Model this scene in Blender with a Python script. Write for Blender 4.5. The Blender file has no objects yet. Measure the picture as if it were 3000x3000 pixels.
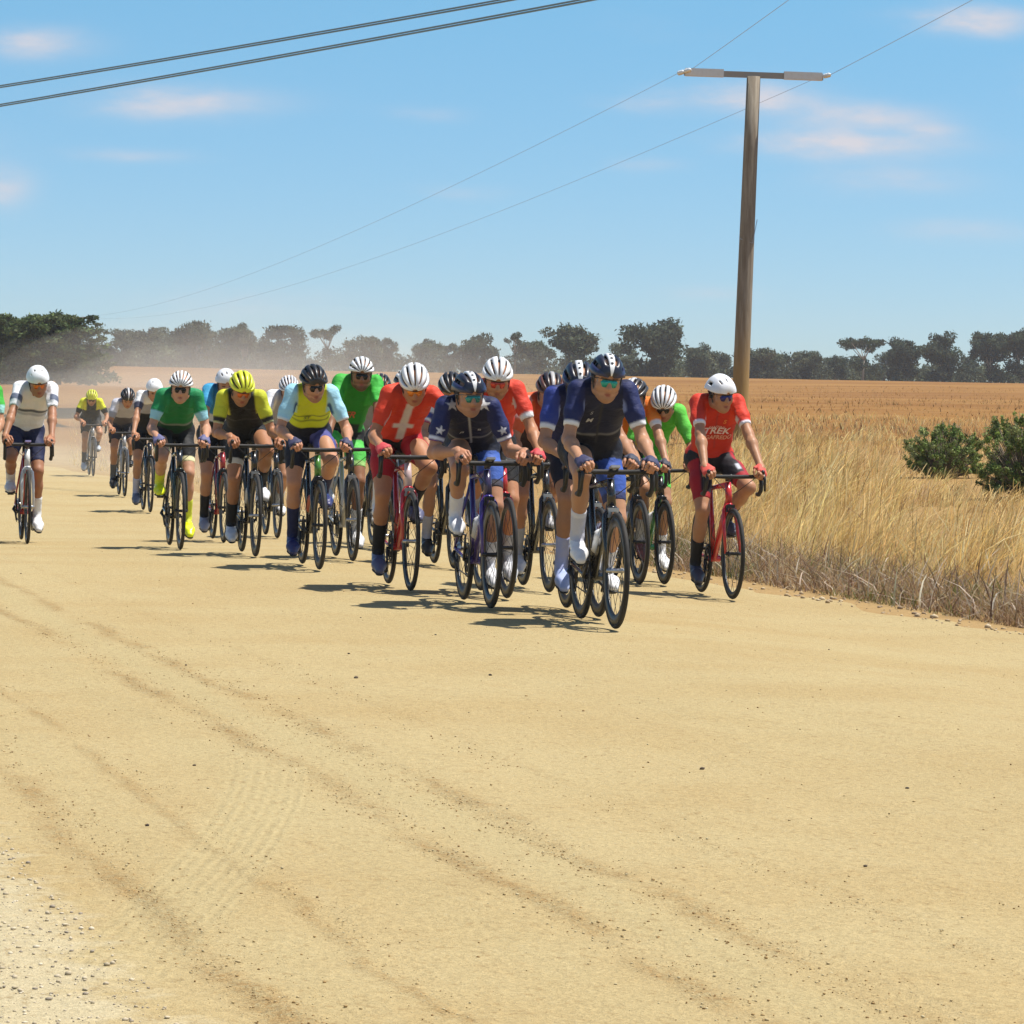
import bpy, math, random
import numpy as np
from mathutils import Matrix, Vector, Euler

S = bpy.context.scene
COL = S.collection
rng = np.random.default_rng(7)
random.seed(7)
R = math.radians

SKY_K, SKY_O = 2.3, .030
SKY_LOW, SKY_TINT = (.96, 1.02, 1.13), (.92, 1.42, 1.42)
HAZE, DUST = 0.00016, 1

# ------------------------------------------------------------------ camera
FPX = 11500.0                 # focal length in photo pixels (photo is 3000 wide)
CAM_H = 1.28
HOR = 1177.0                  # row of the level horizon in the middle column
ROLL = R(0.9)
PITCH = math.atan((1500 - HOR) / FPX)
cam_d = bpy.data.cameras.new("camera")
cam = bpy.data.objects.new("camera", cam_d)
COL.objects.link(cam)
cam_d.sensor_width = 36.0
cam_d.lens = 36.0 * FPX / 3000.0
cam_d.clip_start = 0.1
cam_d.clip_end = 6000
cam_rot = Matrix.Rotation(R(90) - PITCH, 3, 'X') @ Matrix.Rotation(ROLL, 3, 'Z')
cam.matrix_world = Matrix.Translation((0, 0, CAM_H)) @ cam_rot.to_4x4()
S.camera = cam

# ------------------------------------------------------------------ light
SUN_EL, SUN_AZ = R(68), R(86)        # azimuth clockwise from +Y (view direction)
sun_dir = Vector((math.sin(SUN_AZ) * math.cos(SUN_EL), math.cos(SUN_AZ) * math.cos(SUN_EL), math.sin(SUN_EL)))
sun_d = bpy.data.lights.new("sun", 'SUN')
sun_d.energy = 5.0
sun_d.angle = R(0.53)
sun_d.color = (1.0, 0.955, 0.88)
sun = bpy.data.objects.new("sun", sun_d)
COL.objects.link(sun)
sun.rotation_euler = sun_dir.to_track_quat('Z', 'Y').to_euler()

S.view_settings.view_transform = 'Standard'
S.view_settings.look = 'None'
S.view_settings.exposure = 0.42
S.view_settings.gamma = 1
S.view_settings.use_curve_mapping = False
S.render.engine = 'CYCLES'
S.cycles.use_denoising = True
S.cycles.max_bounces = 8
S.cycles.diffuse_bounces = 3
S.cycles.glossy_bounces = 2
S.cycles.transmission_bounces = 2
S.cycles.volume_bounces = 8
S.cycles.transparent_max_bounces = 6

# ------------------------------------------------------------------ node helper
class NT:
    def __init__(s, tree):
        s.t = tree
    def n(s, typ, **kw):
        nd = s.t.nodes.new(typ)
        for k, v in kw.items():
            if k in ('ins',):
                for kk, vv in v.items():
                    if hasattr(vv, 'is_output'):
                        s.t.links.new(vv, nd.inputs[kk])
                    else:
                        nd.inputs[kk].default_value = vv
            else:
                setattr(nd, k, v)
        return nd
    def m(s, op, a, b=None, c=None, clamp=False):
        nd = s.t.nodes.new('ShaderNodeMath'); nd.operation = op; nd.use_clamp = clamp
        for i, v in enumerate((a, b, c)):
            if v is None: continue
            if hasattr(v, 'is_output'): s.t.links.new(v, nd.inputs[i])
            else: nd.inputs[i].default_value = v
        return nd.outputs[0]
    def mix(s, f, a, b, typ='MIX'):
        nd = s.t.nodes.new('ShaderNodeMix'); nd.data_type = 'RGBA'; nd.blend_type = typ
        for k, v in ((0, f), (6, a), (7, b)):
            if hasattr(v, 'is_output'): s.t.links.new(v, nd.inputs[k])
            elif k == 0: nd.inputs[0].default_value = v
            else: nd.inputs[k].default_value = (v[0], v[1], v[2], 1)
        return nd.outputs[2]
    def noise(s, vec, scale, detail=3, rough=0.5, out=0, sc=None):
        if sc is not None:
            mp = s.n('ShaderNodeMapping', ins={'Vector': vec}); mp.inputs['Scale'].default_value = sc
            vec = mp.outputs[0]
        nd = s.n('ShaderNodeTexNoise', ins={'Vector': vec, 'Scale': scale, 'Detail': detail, 'Roughness': rough})
        return nd.outputs[out]
    def ramp(s, v, lo, hi, smooth=True):
        nd = s.n('ShaderNodeMapRange', ins={0: v, 1: lo, 2: hi, 3: 0.0, 4: 1.0})
        nd.interpolation_type = 'SMOOTHSTEP' if smooth else 'LINEAR'
        nd.clamp = True
        return nd.outputs[0]

# ------------------------------------------------------------------ sky
W = bpy.data.worlds.new("World"); S.world = W; W.use_nodes = True
wt = W.node_tree; wt.nodes.clear(); w = NT(wt)
out = w.n('ShaderNodeOutputWorld'); bg = w.n('ShaderNodeBackground')
bg.inputs['Strength'].default_value = 0.085
wt.links.new(bg.outputs[0], out.inputs[0])
tc = w.n('ShaderNodeTexCoord')
sep = w.n('ShaderNodeSeparateXYZ', ins={0: tc.outputs['Generated']})
# the low band of sky is looked up a little higher in the dome, where the air is bluer
zz = w.m('ADD', w.m('MULTIPLY', w.m('MAXIMUM', sep.outputs[2], 0.0), SKY_K), SKY_O)
zz = w.m('MINIMUM', zz, w.m('ADD', w.m('MAXIMUM', sep.outputs[2], 0.0), 0.36))
comb = w.n('ShaderNodeCombineXYZ', ins={0: sep.outputs[0], 1: sep.outputs[1], 2: zz})
nrm = w.n('ShaderNodeVectorMath', operation='NORMALIZE', ins={0: comb.outputs[0]})
sky = w.n('ShaderNodeTexSky', sky_type='NISHITA', sun_disc=False, sun_elevation=SUN_EL, sun_rotation=SUN_AZ,
          altitude=120, air_density=1.0, dust_density=0.7, ozone_density=1.6, ins={'Vector': nrm.outputs[0]})
az = w.m('ARCTAN2', sep.outputs[0], sep.outputs[1])
el = w.m('ARCSINE', sep.outputs[2])
cv = w.n('ShaderNodeCombineXYZ', ins={0: az, 1: w.m('MULTIPLY', el, 3.0), 2: 0.0})
nz = w.noise(cv.outputs[0], 34, 5, 0.62)
nz2 = w.noise(cv.outputs[0], 11, 4, 0.6)
wob = w.m('MULTIPLY', w.m('SUBTRACT', nz, 0.5), 0.014)
azw = w.m('ADD', az, wob)
elw = w.m('ADD', el, w.m('MULTIPLY', w.m('SUBTRACT', nz2, 0.5), 0.009))
tot = None
# small fair-weather clouds: bearing, elevation (deg), half widths (deg), strength
CLOUDS = [(3.29, 4.42, 1.00, 0.22, 0.90), (4.88, 3.82, 1.35, 0.19, 0.95), (5.08, 4.23, 0.95, 0.16, 0.70), (6.63, 5.64, 0.85, 0.18, 0.95), (-7.02, 5.10, 0.75, 0.19, 0.70), (-4.88, 4.29, 1.20, 0.21, 0.75), (-7.40, 2.98, 0.35, 0.27, 0.70), (5.48, 3.26, 1.00, 0.22, 0.40), (1.79, 4.34, 0.45, 0.12, 0.40), (1.89, 3.45, 0.45, 0.11, 0.30), (-5.58, 3.48, 0.75, 0.10, 0.30), (-1.40, 4.15, 0.55, 0.11, 0.25), (6.63, 2.53, 0.85, 0.15, 0.30), (-0.75, 3.06, 0.55, 0.11, 0.20), (2.89, 1.62, 0.60, 0.11, 0.20), (5.98, 4.06, 0.45, 0.10, 0.50), (-3.99, 1.42, 1.49, 0.20, 0.20), (9.22, 4.76, 1.25, 0.30, 0.80), (-9.96, 3.62, 1.49, 0.30, 0.70), (13.45, 3.09, 1.99, 0.30, 0.80), (-14.45, 4.64, 1.99, 0.35, 0.80), (18.43, 7.65, 2.49, 0.60, 0.80), (-20.43, 6.04, 2.99, 0.60, 0.80)]
for (a0, e0, sa, se, st) in CLOUDS:
    da = w.m('DIVIDE', w.m('SUBTRACT', azw, R(a0)), R(sa))
    de = w.m('DIVIDE', w.m('SUBTRACT', elw, R(e0)), R(se))
    g = w.m('POWER', 2.718, w.m('MULTIPLY', w.m('ADD', w.m('MULTIPLY', da, da), w.m('MULTIPLY', de, de)), -1.0))
    g = w.m('MULTIPLY', g, st)
    tot = g if tot is None else w.m('ADD', tot, g)
cm = w.m('MULTIPLY', tot, w.m('ADD', .40, w.m('MULTIPLY', w.ramp(nz, .3, .72), .85)))
faint = w.m('MULTIPLY', w.ramp(w.noise(cv.outputs[0], 5.0, 6, 0.65), 0.55, 0.85), 0.16)
cm = w.m('MINIMUM', w.m('ADD', cm, faint), 0.85)
cloudcol = w.mix(0.0, (6.6, 6.15, 6.4), (6.6, 6.15, 6.4))
skyc = w.mix(cm, w.mix(1.0, sky.outputs[0], w.mix(w.ramp(el, R(12), R(40)), w.mix(w.ramp(el, 0.0, R(6), False), SKY_LOW, SKY_TINT), (1.0, 1.02, 1.04)), 'MULTIPLY'), cloudcol)
wt.links.new(skyc, bg.inputs['Color'])

# ------------------------------------------------------------------ place helpers
YAW = R(13.2)                                     # the road runs away to the left of the view axis
RD = Vector((-math.sin(YAW), math.cos(YAW), 0))   # along the road, away from the camera
RR = Vector((math.cos(YAW), math.sin(YAW), 0))    # across the road, to the right
def ray(px, py):
    v = cam_rot @ Vector(((px - 1500) / FPX, -(py - 1500) / FPX, -1.0))
    return v
def ground_at(px, py, z=0.0):
    v = ray(px, py)
    t = (z - CAM_H) / v.z
    return Vector((0, 0, CAM_H)) + v * t
def at_depth(px, py, d):
    v = ray(px, py)
    return Vector((0, 0, CAM_H)) + v * (d / v.y)
def to_road(p):
    return p.dot(RR), p.dot(RD)
def crown(o, a):
    # the road falls away a little to its right side and beyond the bunch
    f = lambda x, p, q: (lambda t: t * t * (3 - 2 * t))(np.clip((np.asarray(x, float) - p) / (q - p), 0, 1))
    return -.14 * np.maximum(f(o, 5.2, 8.2), f(a, 30, 41))
def on_road(px, py):
    z = 0.0
    for _ in range(12):
        g = ground_at(px, py, z); o, a = to_road(Vector((g.x, g.y, 0))); z = float(crown(o, a))
    return ground_at(px, py, z)
EDGE_L = to_road(ground_at(0, 2330))[0]
EDGE_R = to_road(ground_at(2600, 1790, -.14))[0]

def sstep(x, a, b):
    t = np.clip((x - a) / (b - a), 0, 1)
    return t * t * (3 - 2 * t)
def terrain(o, a):
    """height of the land, o metres right of the camera and a metres along the road"""
    o = np.asarray(o, float); a = np.asarray(a, float)
    d = np.hypot(o, a)
    rise = crown(o, a) + 0.76 * sstep(o - EDGE_R, 0.2, 19.0) * (0.35 + 0.65 * sstep(a, 15, 45))
    rise = rise * (1 - 0.0 * a)
    far = 4.6 * np.clip((d - 85) / 480.0, 0, 1) ** 1.1 + 0.004 * np.clip(d - 565, 0, 4000)
    und = 0.05 * np.sin(o * 0.9 + 1.3 * np.sin(a * 0.31)) * sstep(o - EDGE_R, 0.5, 4) + 0.35 * np.sin(o * 0.021 + a * 0.013) * sstep(d, 120, 300)
    return rise + far + und

# ------------------------------------------------------------------ objects helpers
def link(name, mesh, mat=None, parent=None):
    o = bpy.data.objects.new(name, mesh)
    COL.objects.link(o)
    if parent is not None: o.parent = parent
    if mat is not None and mesh is not None:
        if len(mesh.materials) == 0: mesh.materials.append(mat)
        else:
            o.material_slots[0].link = 'OBJECT'; o.material_slots[0].material = mat
    return o
def tag(o, label=None, cat=None, group=None, kind=None):
    if label: o['label'] = label
    if cat: o['category'] = cat
    if group: o['group'] = group
    if kind: o['kind'] = kind
    return o
def np_mesh(name, V, F, smooth=True, col=None, mats=None, midx=None):
    """V (n,3), F (m,k) of one size, or a list of such arrays"""
    Fs = F if isinstance(F, list) else [F]
    Fs = [np.asarray(f, np.int32) for f in Fs if len(f)]
    me = bpy.data.meshes.new(name)
    V = np.asarray(V, np.float32)
    me.vertices.add(len(V)); me.vertices.foreach_set('co', V.ravel())
    nl = sum(f.size for f in Fs); npol = sum(len(f) for f in Fs)
    me.loops.add(nl); me.polygons.add(npol)
    me.loops.foreach_set('vertex_index', np.concatenate([f.ravel() for f in Fs]))
    ls = []; st = 0
    for f in Fs:
        ls.append(st + np.arange(len(f)) * f.shape[1]); st += f.size
    me.polygons.foreach_set('loop_start', np.concatenate(ls).astype(np.int32))
    if smooth: me.polygons.foreach_set('use_smooth', np.ones(npol, bool))
    if midx is not None: me.polygons.foreach_set('material_index', np.asarray(midx, np.int32))
    if mats:
        for m in mats: me.materials.append(m)
    me.update(calc_edges=True)
    if col is not None:
        c = np.ones((len(V), 4), np.float32); c[:, :3] = col
        at = me.color_attributes.new('Col', 'FLOAT_COLOR', 'POINT')
        at.data.foreach_set('color', c.ravel())
    return me

class MB:
    """collects simple shapes into one mesh"""
    def __init__(s): s.v = []; s.f = []; s.n = 0
    def add(s, V, F):
        V = np.asarray(V, float); s.v.append(V)
        for f in F: s.f.append(tuple(i + s.n for i in f))
        s.n += len(V)
    def tube(s, pts, rad, seg=8, caps=True, sx=1.0):
        pts = [Vector(p) for p in pts]; n = len(pts)
        if not hasattr(rad, '__len__'): rad = [rad] * n
        V = []; prev = None
        for i, p in enumerate(pts):
            d = (pts[min(i + 1, n - 1)] - pts[max(i - 1, 0)]).normalized()
            if prev is None:
                ref = Vector((1, 0, 0)) if abs(d.x) < 0.9 else Vector((0, 0, 1))
                u = d.cross(ref).cross(d).normalized()
            else:
                u = (prev - d * prev.dot(d)).normalized()
            prev = u; v = d.cross(u)
            for k in range(seg):
                a = 2 * math.pi * k / seg
                V.append(p + (u * math.cos(a) * sx + v * math.sin(a)) * rad[i])
        F = []
        for i in range(n - 1):
            for k in range(seg):
                k2 = (k + 1) % seg
                F.append((i * seg + k, i * seg + k2, (i + 1) * seg + k2, (i + 1) * seg + k))
        if caps:
            F.append(tuple(range(seg - 1, -1, -1))); F.append(tuple((n - 1) * seg + k for k in range(seg)))
        s.add(V, F)
    def box(s, c, size, rot=None):
        V = []
        for x in (-.5, .5):
            for y in (-.5, .5):
                for z in (-.5, .5):
                    p = Vector((x * size[0], y * size[1], z * size[2]))
                    if rot is not None: p = rot @ p
                    V.append(p + Vector(c))
        s.add(V, [(0, 1, 3, 2), (4, 6, 7, 5), (0, 4, 5, 1), (2, 3, 7, 6), (0, 2, 6, 4), (1, 5, 7, 3)])
    def lathe(s, prof, axis='X', seg=24, c=(0, 0, 0), closed=False):
        """prof: list of (radius, height along axis)"""
        V = []; n = len(prof)
        for r, h in prof:
            for k in range(seg):
                a = 2 * math.pi * k / seg
                if axis == 'X': p = (h, r * math.cos(a), r * math.sin(a))
                elif axis == 'Y': p = (r * math.sin(a), h, r * math.cos(a))
                else: p = (r * math.cos(a), r * math.sin(a), h)
                V.append((p[0] + c[0], p[1] + c[1], p[2] + c[2]))
        F = []
        m = n if closed else n - 1
        for i in range(m):
            j = (i + 1) % n
            for k in range(seg):
                k2 = (k + 1) % seg
                F.append((i * seg + k, i * seg + k2, j * seg + k2, j * seg + k))
        if not closed:
            F.append(tuple(range(seg - 1, -1, -1))); F.append(tuple((n - 1) * seg + k for k in range(seg)))
        s.add(V, F)
    def mesh(s, name, smooth=True):
        me = bpy.data.meshes.new(name)
        V = np.concatenate(s.v)
        me.from_pydata([tuple(p) for p in V], [], s.f)
        if smooth: me.polygons.foreach_set('use_smooth', np.ones(len(me.polygons), bool))
        me.update()
        return me

# ------------------------------------------------------------------ materials
def new_mat(name):
    m = bpy.data.materials.new(name); m.use_nodes = True
    t = m.node_tree; t.nodes.clear(); x = NT(t)
    o = x.n('ShaderNodeOutputMaterial'); p = x.n('ShaderNodeBsdfPrincipled')
    t.links.new(p.outputs[0], o.inputs[0])
    return m, x, p
_mc = {}
def srgb(r, g, b):
    f = lambda c: (c / 255 / 12.92) if c / 255 <= .04045 else ((c / 255 + .055) / 1.055) ** 2.4
    return (f(r), f(g), f(b))
def solid(name, col, rough=0.5, metal=0.0, dirt=0.08, coat=0.0, scale=14):
    key = (name, tuple(round(c, 3) for c in col), rough, metal)
    if key in _mc: return _mc[key]
    m, x, p = new_mat(name)
    tcn = x.n('ShaderNodeTexCoord')
    nz = x.noise(tcn.outputs['Object'], scale, 4, .6)
    f = x.m('MULTIPLY', x.ramp(nz, .4, .75), dirt)
    f = x.m('MULTIPLY', f, 0.35 if max(col) < .1 else 1.0)
    c = x.mix(f, col, (.36, .27, .15))
    x.t.links.new(c, p.inputs['Base Color'])
    p.inputs['Roughness'].default_value = rough; p.inputs['Metallic'].default_value = metal
    p.inputs['Coat Weight'].default_value = coat
    _mc[key] = m
    return m
def attr_mat(name, rough, bump=0.0, scale=60, sheen=0.0, noisy=0.08, stretch=None):
    m, x, p = new_mat(name)
    a = x.n('ShaderNodeAttribute', attribute_name='Col')
    tcn = x.n('ShaderNodeTexCoord')
    nz = x.noise(tcn.outputs['Object'], scale, 3, .55, sc=stretch)
    k = x.m('ADD', 1 - noisy, x.m('MULTIPLY', nz, 2 * noisy))
    c = x.n('ShaderNodeVectorMath', operation='SCALE', ins={0: a.outputs['Color'], 'Scale': k})
    x.t.links.new(c.outputs[0], p.inputs['Base Color'])
    p.inputs['Roughness'].default_value = rough
    p.inputs['Sheen Weight'].default_value = sheen
    p.inputs['Specular IOR Level'].default_value = .3
    if bump:
        b = x.n('ShaderNodeBump', ins={'Height': nz, 'Strength': bump, 'Distance': 0.022})
        x.t.links.new(b.outputs[0], p.inputs['Normal'])
    return m
M_CLOTH = attr_mat('jersey_fabric', .68, .55, 15, 0, .05, (1, 1, 1.5))
M_SKIN = attr_mat('skin', .48, .08, 40, 0, .10)
M_BLACK = solid('black_carbon', (.009, .009, .010), .4, 0, .035)
M_RUBBER = solid('tyre_rubber', (.016, .015, .014), .8, 0, .14, scale=9)
M_RIM = solid('carbon_rim', (.008, .008, .009), .38, 0, .05)
M_STEEL = solid('alloy', (.42, .42, .43), .32, .9, .1)
M_DARKMET = solid('dark_alloy', (.03, .03, .032), .4, .6, .04)
M_LINER = solid('helmet_liner', (.012, .012, .013), .8, 0, .05)
M_SOLE = solid('shoe_sole', (.012, .012, .012), .5, 0, .06)
# ------------------------------------------------------------------ bodies: blended tapered limbs
class Field:
    def __init__(s, lo, hi, h):
        s.lo = np.array(lo, float); s.h = h
        s.n = np.maximum(np.ceil((np.array(hi) - s.lo) / h).astype(int) + 1, 4)
        s.ax = [(s.lo[i] + np.arange(s.n[i]) * h).astype(np.float32) for i in range(3)]
        s.F = np.full(tuple(s.n), 0.15, np.float32)
    def _sl(s, lo, hi):
        a = np.clip(np.floor((np.array(lo) - s.lo) / s.h).astype(int), 0, s.n)
        b = np.clip(np.ceil((np.array(hi) - s.lo) / s.h).astype(int) + 1, 0, s.n)
        return a, b
    def add(s, p, off=0.0, k=0.03, sub=False):
        a, b, ra, rb = np.array(p[0], float), np.array(p[1], float), p[2] + off, p[3] + off
        opt = p[4] if len(p) > 4 else {}
        k = opt.get('k', k)
        m = max(ra, rb) * max(1.0, opt.get('sq', 1.0)) + k + 3 * s.h
        i0, i1 = s._sl(np.minimum(a, b) - m, np.maximum(a, b) + m)
        if np.any(i1 - i0 <= 0): return
        sl = tuple(slice(i0[i], i1[i]) for i in range(3))
        X = s.ax[0][sl[0]][:, None, None] - np.float32(a[0])
        Y = s.ax[1][sl[1]][None, :, None] - np.float32(a[1])
        Z = s.ax[2][sl[2]][None, None, :] - np.float32(a[2])
        ba = (b - a).astype(np.float32); L = float(ba @ ba) + 1e-9
        t = np.clip((X * ba[0] + Y * ba[1] + Z * ba[2]) / L, 0, 1)
        dx, dy, dz = X - t * ba[0], Y - t * ba[1], Z - t * ba[2]
        if 'ax' in opt:                      # flattened or widened along one axis
            n = np.array(opt['ax'], float); n = (n / np.linalg.norm(n)).astype(np.float32); q = opt['sq']
            dn = dx * n[0] + dy * n[1] + dz * n[2]
            g = dn * (1.0 / q - 1.0)
            dx, dy, dz = dx + g * n[0], dy + g * n[1], dz + g * n[2]
        d = np.sqrt(dx * dx + dy * dy + dz * dz) - (ra + t * (rb - ra))
        for (cp, cn) in opt.get('cut', ()):  # keep the side the normal points away from
            e = (X + np.float32(a[0] - cp[0])) * cn[0] + (Y + np.float32(a[1] - cp[1])) * cn[1] + (Z + np.float32(a[2] - cp[2])) * cn[2]
            d = np.maximum(d, e)
        G = s.F[sl]
        if sub:
            s.F[sl] = np.maximum(G, -d)
        else:
            hh = np.clip(.5 + .5 * (G - d) / k, 0, 1)
            s.F[sl] = G + (d - G) * hh - k * hh * (1 - hh)
    def clip(s, cp, cn):
        e = (s.ax[0][:, None, None] - cp[0]) * cn[0] + (s.ax[1][None, :, None] - cp[1]) * cn[1] + (s.ax[2][None, None, :] - cp[2]) * cn[2]
        s.F = np.maximum(s.F, e.astype(np.float32))
    def sample(s, P):
        q = (np.asarray(P) - s.lo) / s.h
        q = np.clip(q, 0, s.n - 1.001); i = q.astype(int); f = q - i
        r = 0
        for dx in (0, 1):
            for dy in (0, 1):
                for dz in (0, 1):
                    wgt = (f[:, 0] if dx else 1 - f[:, 0]) * (f[:, 1] if dy else 1 - f[:, 1]) * (f[:, 2] if dz else 1 - f[:, 2])
                    r = r + wgt * s.F[i[:, 0] + dx, i[:, 1] + dy, i[:, 2] + dz]
        return r
    def surface(s):
        F = s.F; In = F < 0
        c = np.zeros(tuple(s.n - 1), np.uint8)
        for dx in (0, 1):
            for dy in (0, 1):
                for dz in (0, 1):
                    c += In[dx:dx + s.n[0] - 1, dy:dy + s.n[1] - 1, dz:dz + s.n[2] - 1]
        act = np.argwhere((c > 0) & (c < 8))
        idx = np.full(c.shape, -1, np.int32)
        idx[act[:, 0], act[:, 1], act[:, 2]] = np.arange(len(act))
        cor = [(dx, dy, dz) for dx in (0, 1) for dy in (0, 1) for dz in (0, 1)]
        val = np.stack([F[act[:, 0] + o[0], act[:, 1] + o[1], act[:, 2] + o[2]] for o in cor], 1)
        acc = np.zeros((len(act), 3)); cnt = np.zeros(len(act))
        for i, p in enumerate(cor):
            for j, q in enumerate(cor):
                if j <= i or sum(abs(p[k] - q[k]) for k in range(3)) != 1: continue
                m = (val[:, i] < 0) != (val[:, j] < 0)
                t = np.where(m, val[:, i] / np.where(m, val[:, i] - val[:, j], 1), 0)
                pt = np.array(p)[None] + t[:, None] * (np.array(q) - np.array(p))[None]
                acc += pt * m[:, None]; cnt += m
        V = s.lo + (act + acc / cnt[:, None]) * s.h
        Q = []
        for axx in range(3):
            u, v = (axx + 1) % 3, (axx + 2) % 3
            sa = [slice(None)] * 3; sb = [slice(None)] * 3
            sa[axx] = slice(0, -1); sb[axx] = slice(1, None)
            A, B = In[tuple(sa)], In[tuple(sb)]
            e = np.argwhere(A != B)
            e = e[(e[:, u] > 0) & (e[:, v] > 0) & (e[:, u] < s.n[u] - 1) & (e[:, v] < s.n[v] - 1)]
            fl = A[e[:, 0], e[:, 1], e[:, 2]]
            def cell(du, dv):
                g = e.copy(); g[:, u] -= du; g[:, v] -= dv
                return idx[g[:, 0], g[:, 1], g[:, 2]]
            q = np.stack([cell(1, 1), cell(0, 1), cell(0, 0), cell(1, 0)], 1)
            q[~fl] = q[~fl][:, ::-1]
            Q.append(q)
        Q = np.concatenate(Q)
        return V, Q[(Q >= 0).all(1)]

def bounds(prims, m):
    P = np.array([p[0] for p in prims] + [p[1] for p in prims], float)
    rr = max(max(p[2], p[3]) for p in prims)
    return P.min(0) - rr * .0 - m, P.max(0) + m
def build(prims, h, off=0.0, k=0.03, clips=(), subs=(), m=0.16):
    lo, hi = bounds(prims, m)
    f = Field(lo, hi, h)
    for p in prims: f.add(p, off, k)
    for p in subs: f.add(p, 0, k, sub=True)
    for c in clips: f.clip(*c)
    return f
def ik(a, b, l1, l2, hint):
    a, b = np.array(a, float), np.array(b, float)
    d = b - a; L = np.linalg.norm(d); L2 = min(L, (l1 + l2) * .999); u = d / L
    x = (l1 * l1 - l2 * l2 + L2 * L2) / (2 * L2)
    hgt = math.sqrt(max(l1 * l1 - x * x, 0))
    hn = np.array(hint, float); hn = hn - u * (hn @ u); hn /= np.linalg.norm(hn)
    return a + u * x + hn * hgt
def rot(yaw=0, pitch=0, roll=0):
    """z, x and y turns, in degrees"""
    return np.array(Matrix.Rotation(R(yaw), 3, 'Z') @ Matrix.Rotation(R(pitch), 3, 'X') @ Matrix.Rotation(R(roll), 3, 'Y'))

# ---- shared shapes: hands, gloves, shoes
def hand_prims(sd):
    P = []
    mc = [(-.030, .084, .002), (-.010, .090, .006), (.010, .088, .005), (.029, .080, .000)]
    ln = [.95, 1.06, 1.0, .82]
    for i, m in enumerate(mc):
        w0 = (m[0] * .55, .012, 0)
        P.append((w0, m, .0165, .0125, {'k': .012}))
    P.append(((0, -.03, 0), (0, .02, 0), .026, .026, {'k': .015, 'ax': (0, 0, 1), 'sq': .75}))
    fing = []
    for i, m in enumerate(mc):
        l = ln[i]; x = m[0]
        a = (x * 1.05, m[1] + .034 * l, m[2] - .014 * l)
        b = (x * .95, m[1] + .036 * l, m[2] - .040 * l)
        c = (x * .8, m[1] + .014 * l, m[2] - .058 * l)
        fing += [(m, a, .0112, .0098, {'k': .004}), (a, b, .0096, .0086, {'k': .004}), (b, c, .0085, .0070, {'k': .004})]
    fing += [((-.022, .018, -.004), (-.046, .046, -.020), .0155, .0125, {'k': .010}),
             ((-.046, .046, -.020), (-.044, .072, -.038), .0118, .0102, {'k': .005}),
             ((-.044, .072, -.038), (-.034, .088, -.050), .0100, .0078, {'k': .005})]
    mir = lambda p: tuple([(p[0][0] * sd, p[0][1], p[0][2]), (p[1][0] * sd, p[1][1], p[1][2])] + list(p[2:]))
    return [mir(p) for p in P], [mir(p) for p in fing]
HAND, GLOVE = {}, {}
for sd in (1, -1):
    pa, fi = hand_prims(sd)
    HAND[sd] = build(pa + fi, .0048, k=.006, m=.04).surface()
    gl = [p for i, p in enumerate(fi) if i in (0, 3, 6, 9, 12)]
    f = build(pa + gl, .006, off=.0035, k=.008, m=.04, clips=[((0, .106, 0), (0, 1, -.2)), ((0, -.012, 0), (0, -1, 0))])
    V, Q = f.surface(); GLOVE[sd] = np_mesh('glove', V, Q)
def hand_frame(Wp, sd, pose):
    # right hand +1: fingers forward and down over the brake hood, back of the hand turned outward
    fw = np.array(pose.get('fw', (-.10 * sd, 1.0, -.26))); fw = fw / np.linalg.norm(fw)
    up = np.array((pose.get('out', .55) * sd, 0, 1.0)); up -= fw * (up @ fw); up /= np.linalg.norm(up)
    x = np.cross(fw, up)
    return np.stack([x, fw, up], 1)
sp = [((0, -.170, .040), (0, -.090, .042), .036, .036), ((0, -.09, .042), (0, .0, .034), .036, .040, {'ax': (1, 0, 0), 'sq': 1.12}),
      ((0, 0, .034), (0, .072, .018), .040, .026, {'ax': (1, 0, 0), 'sq': 1.15}), ((0, -.150, .06), (0, -.128, .10), .036, .034)]
f = build(sp, .0065, k=.03, m=.06, clips=[((0, 0, 0), (0, 0, -1)), ((0, -.13, .105), (0, .25, .97))])
ME_SHOE = np_mesh('shoe', *f.surface())
so = [((0, -.168, 0), (0, -.09, 0), .034, .030), ((0, -.09, 0), (0, 0, 0), .030, .043), ((0, 0, 0), (0, .075, .004), .043, .028)]
f = build(so, .006, k=.02, m=.06, clips=[((0, 0, .004), (0, 0, 1)), ((0, 0, -.010), (0, 0, -1))])
ME_SOLE = np_mesh('sole', *f.surface())
EYE_L = .0

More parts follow.
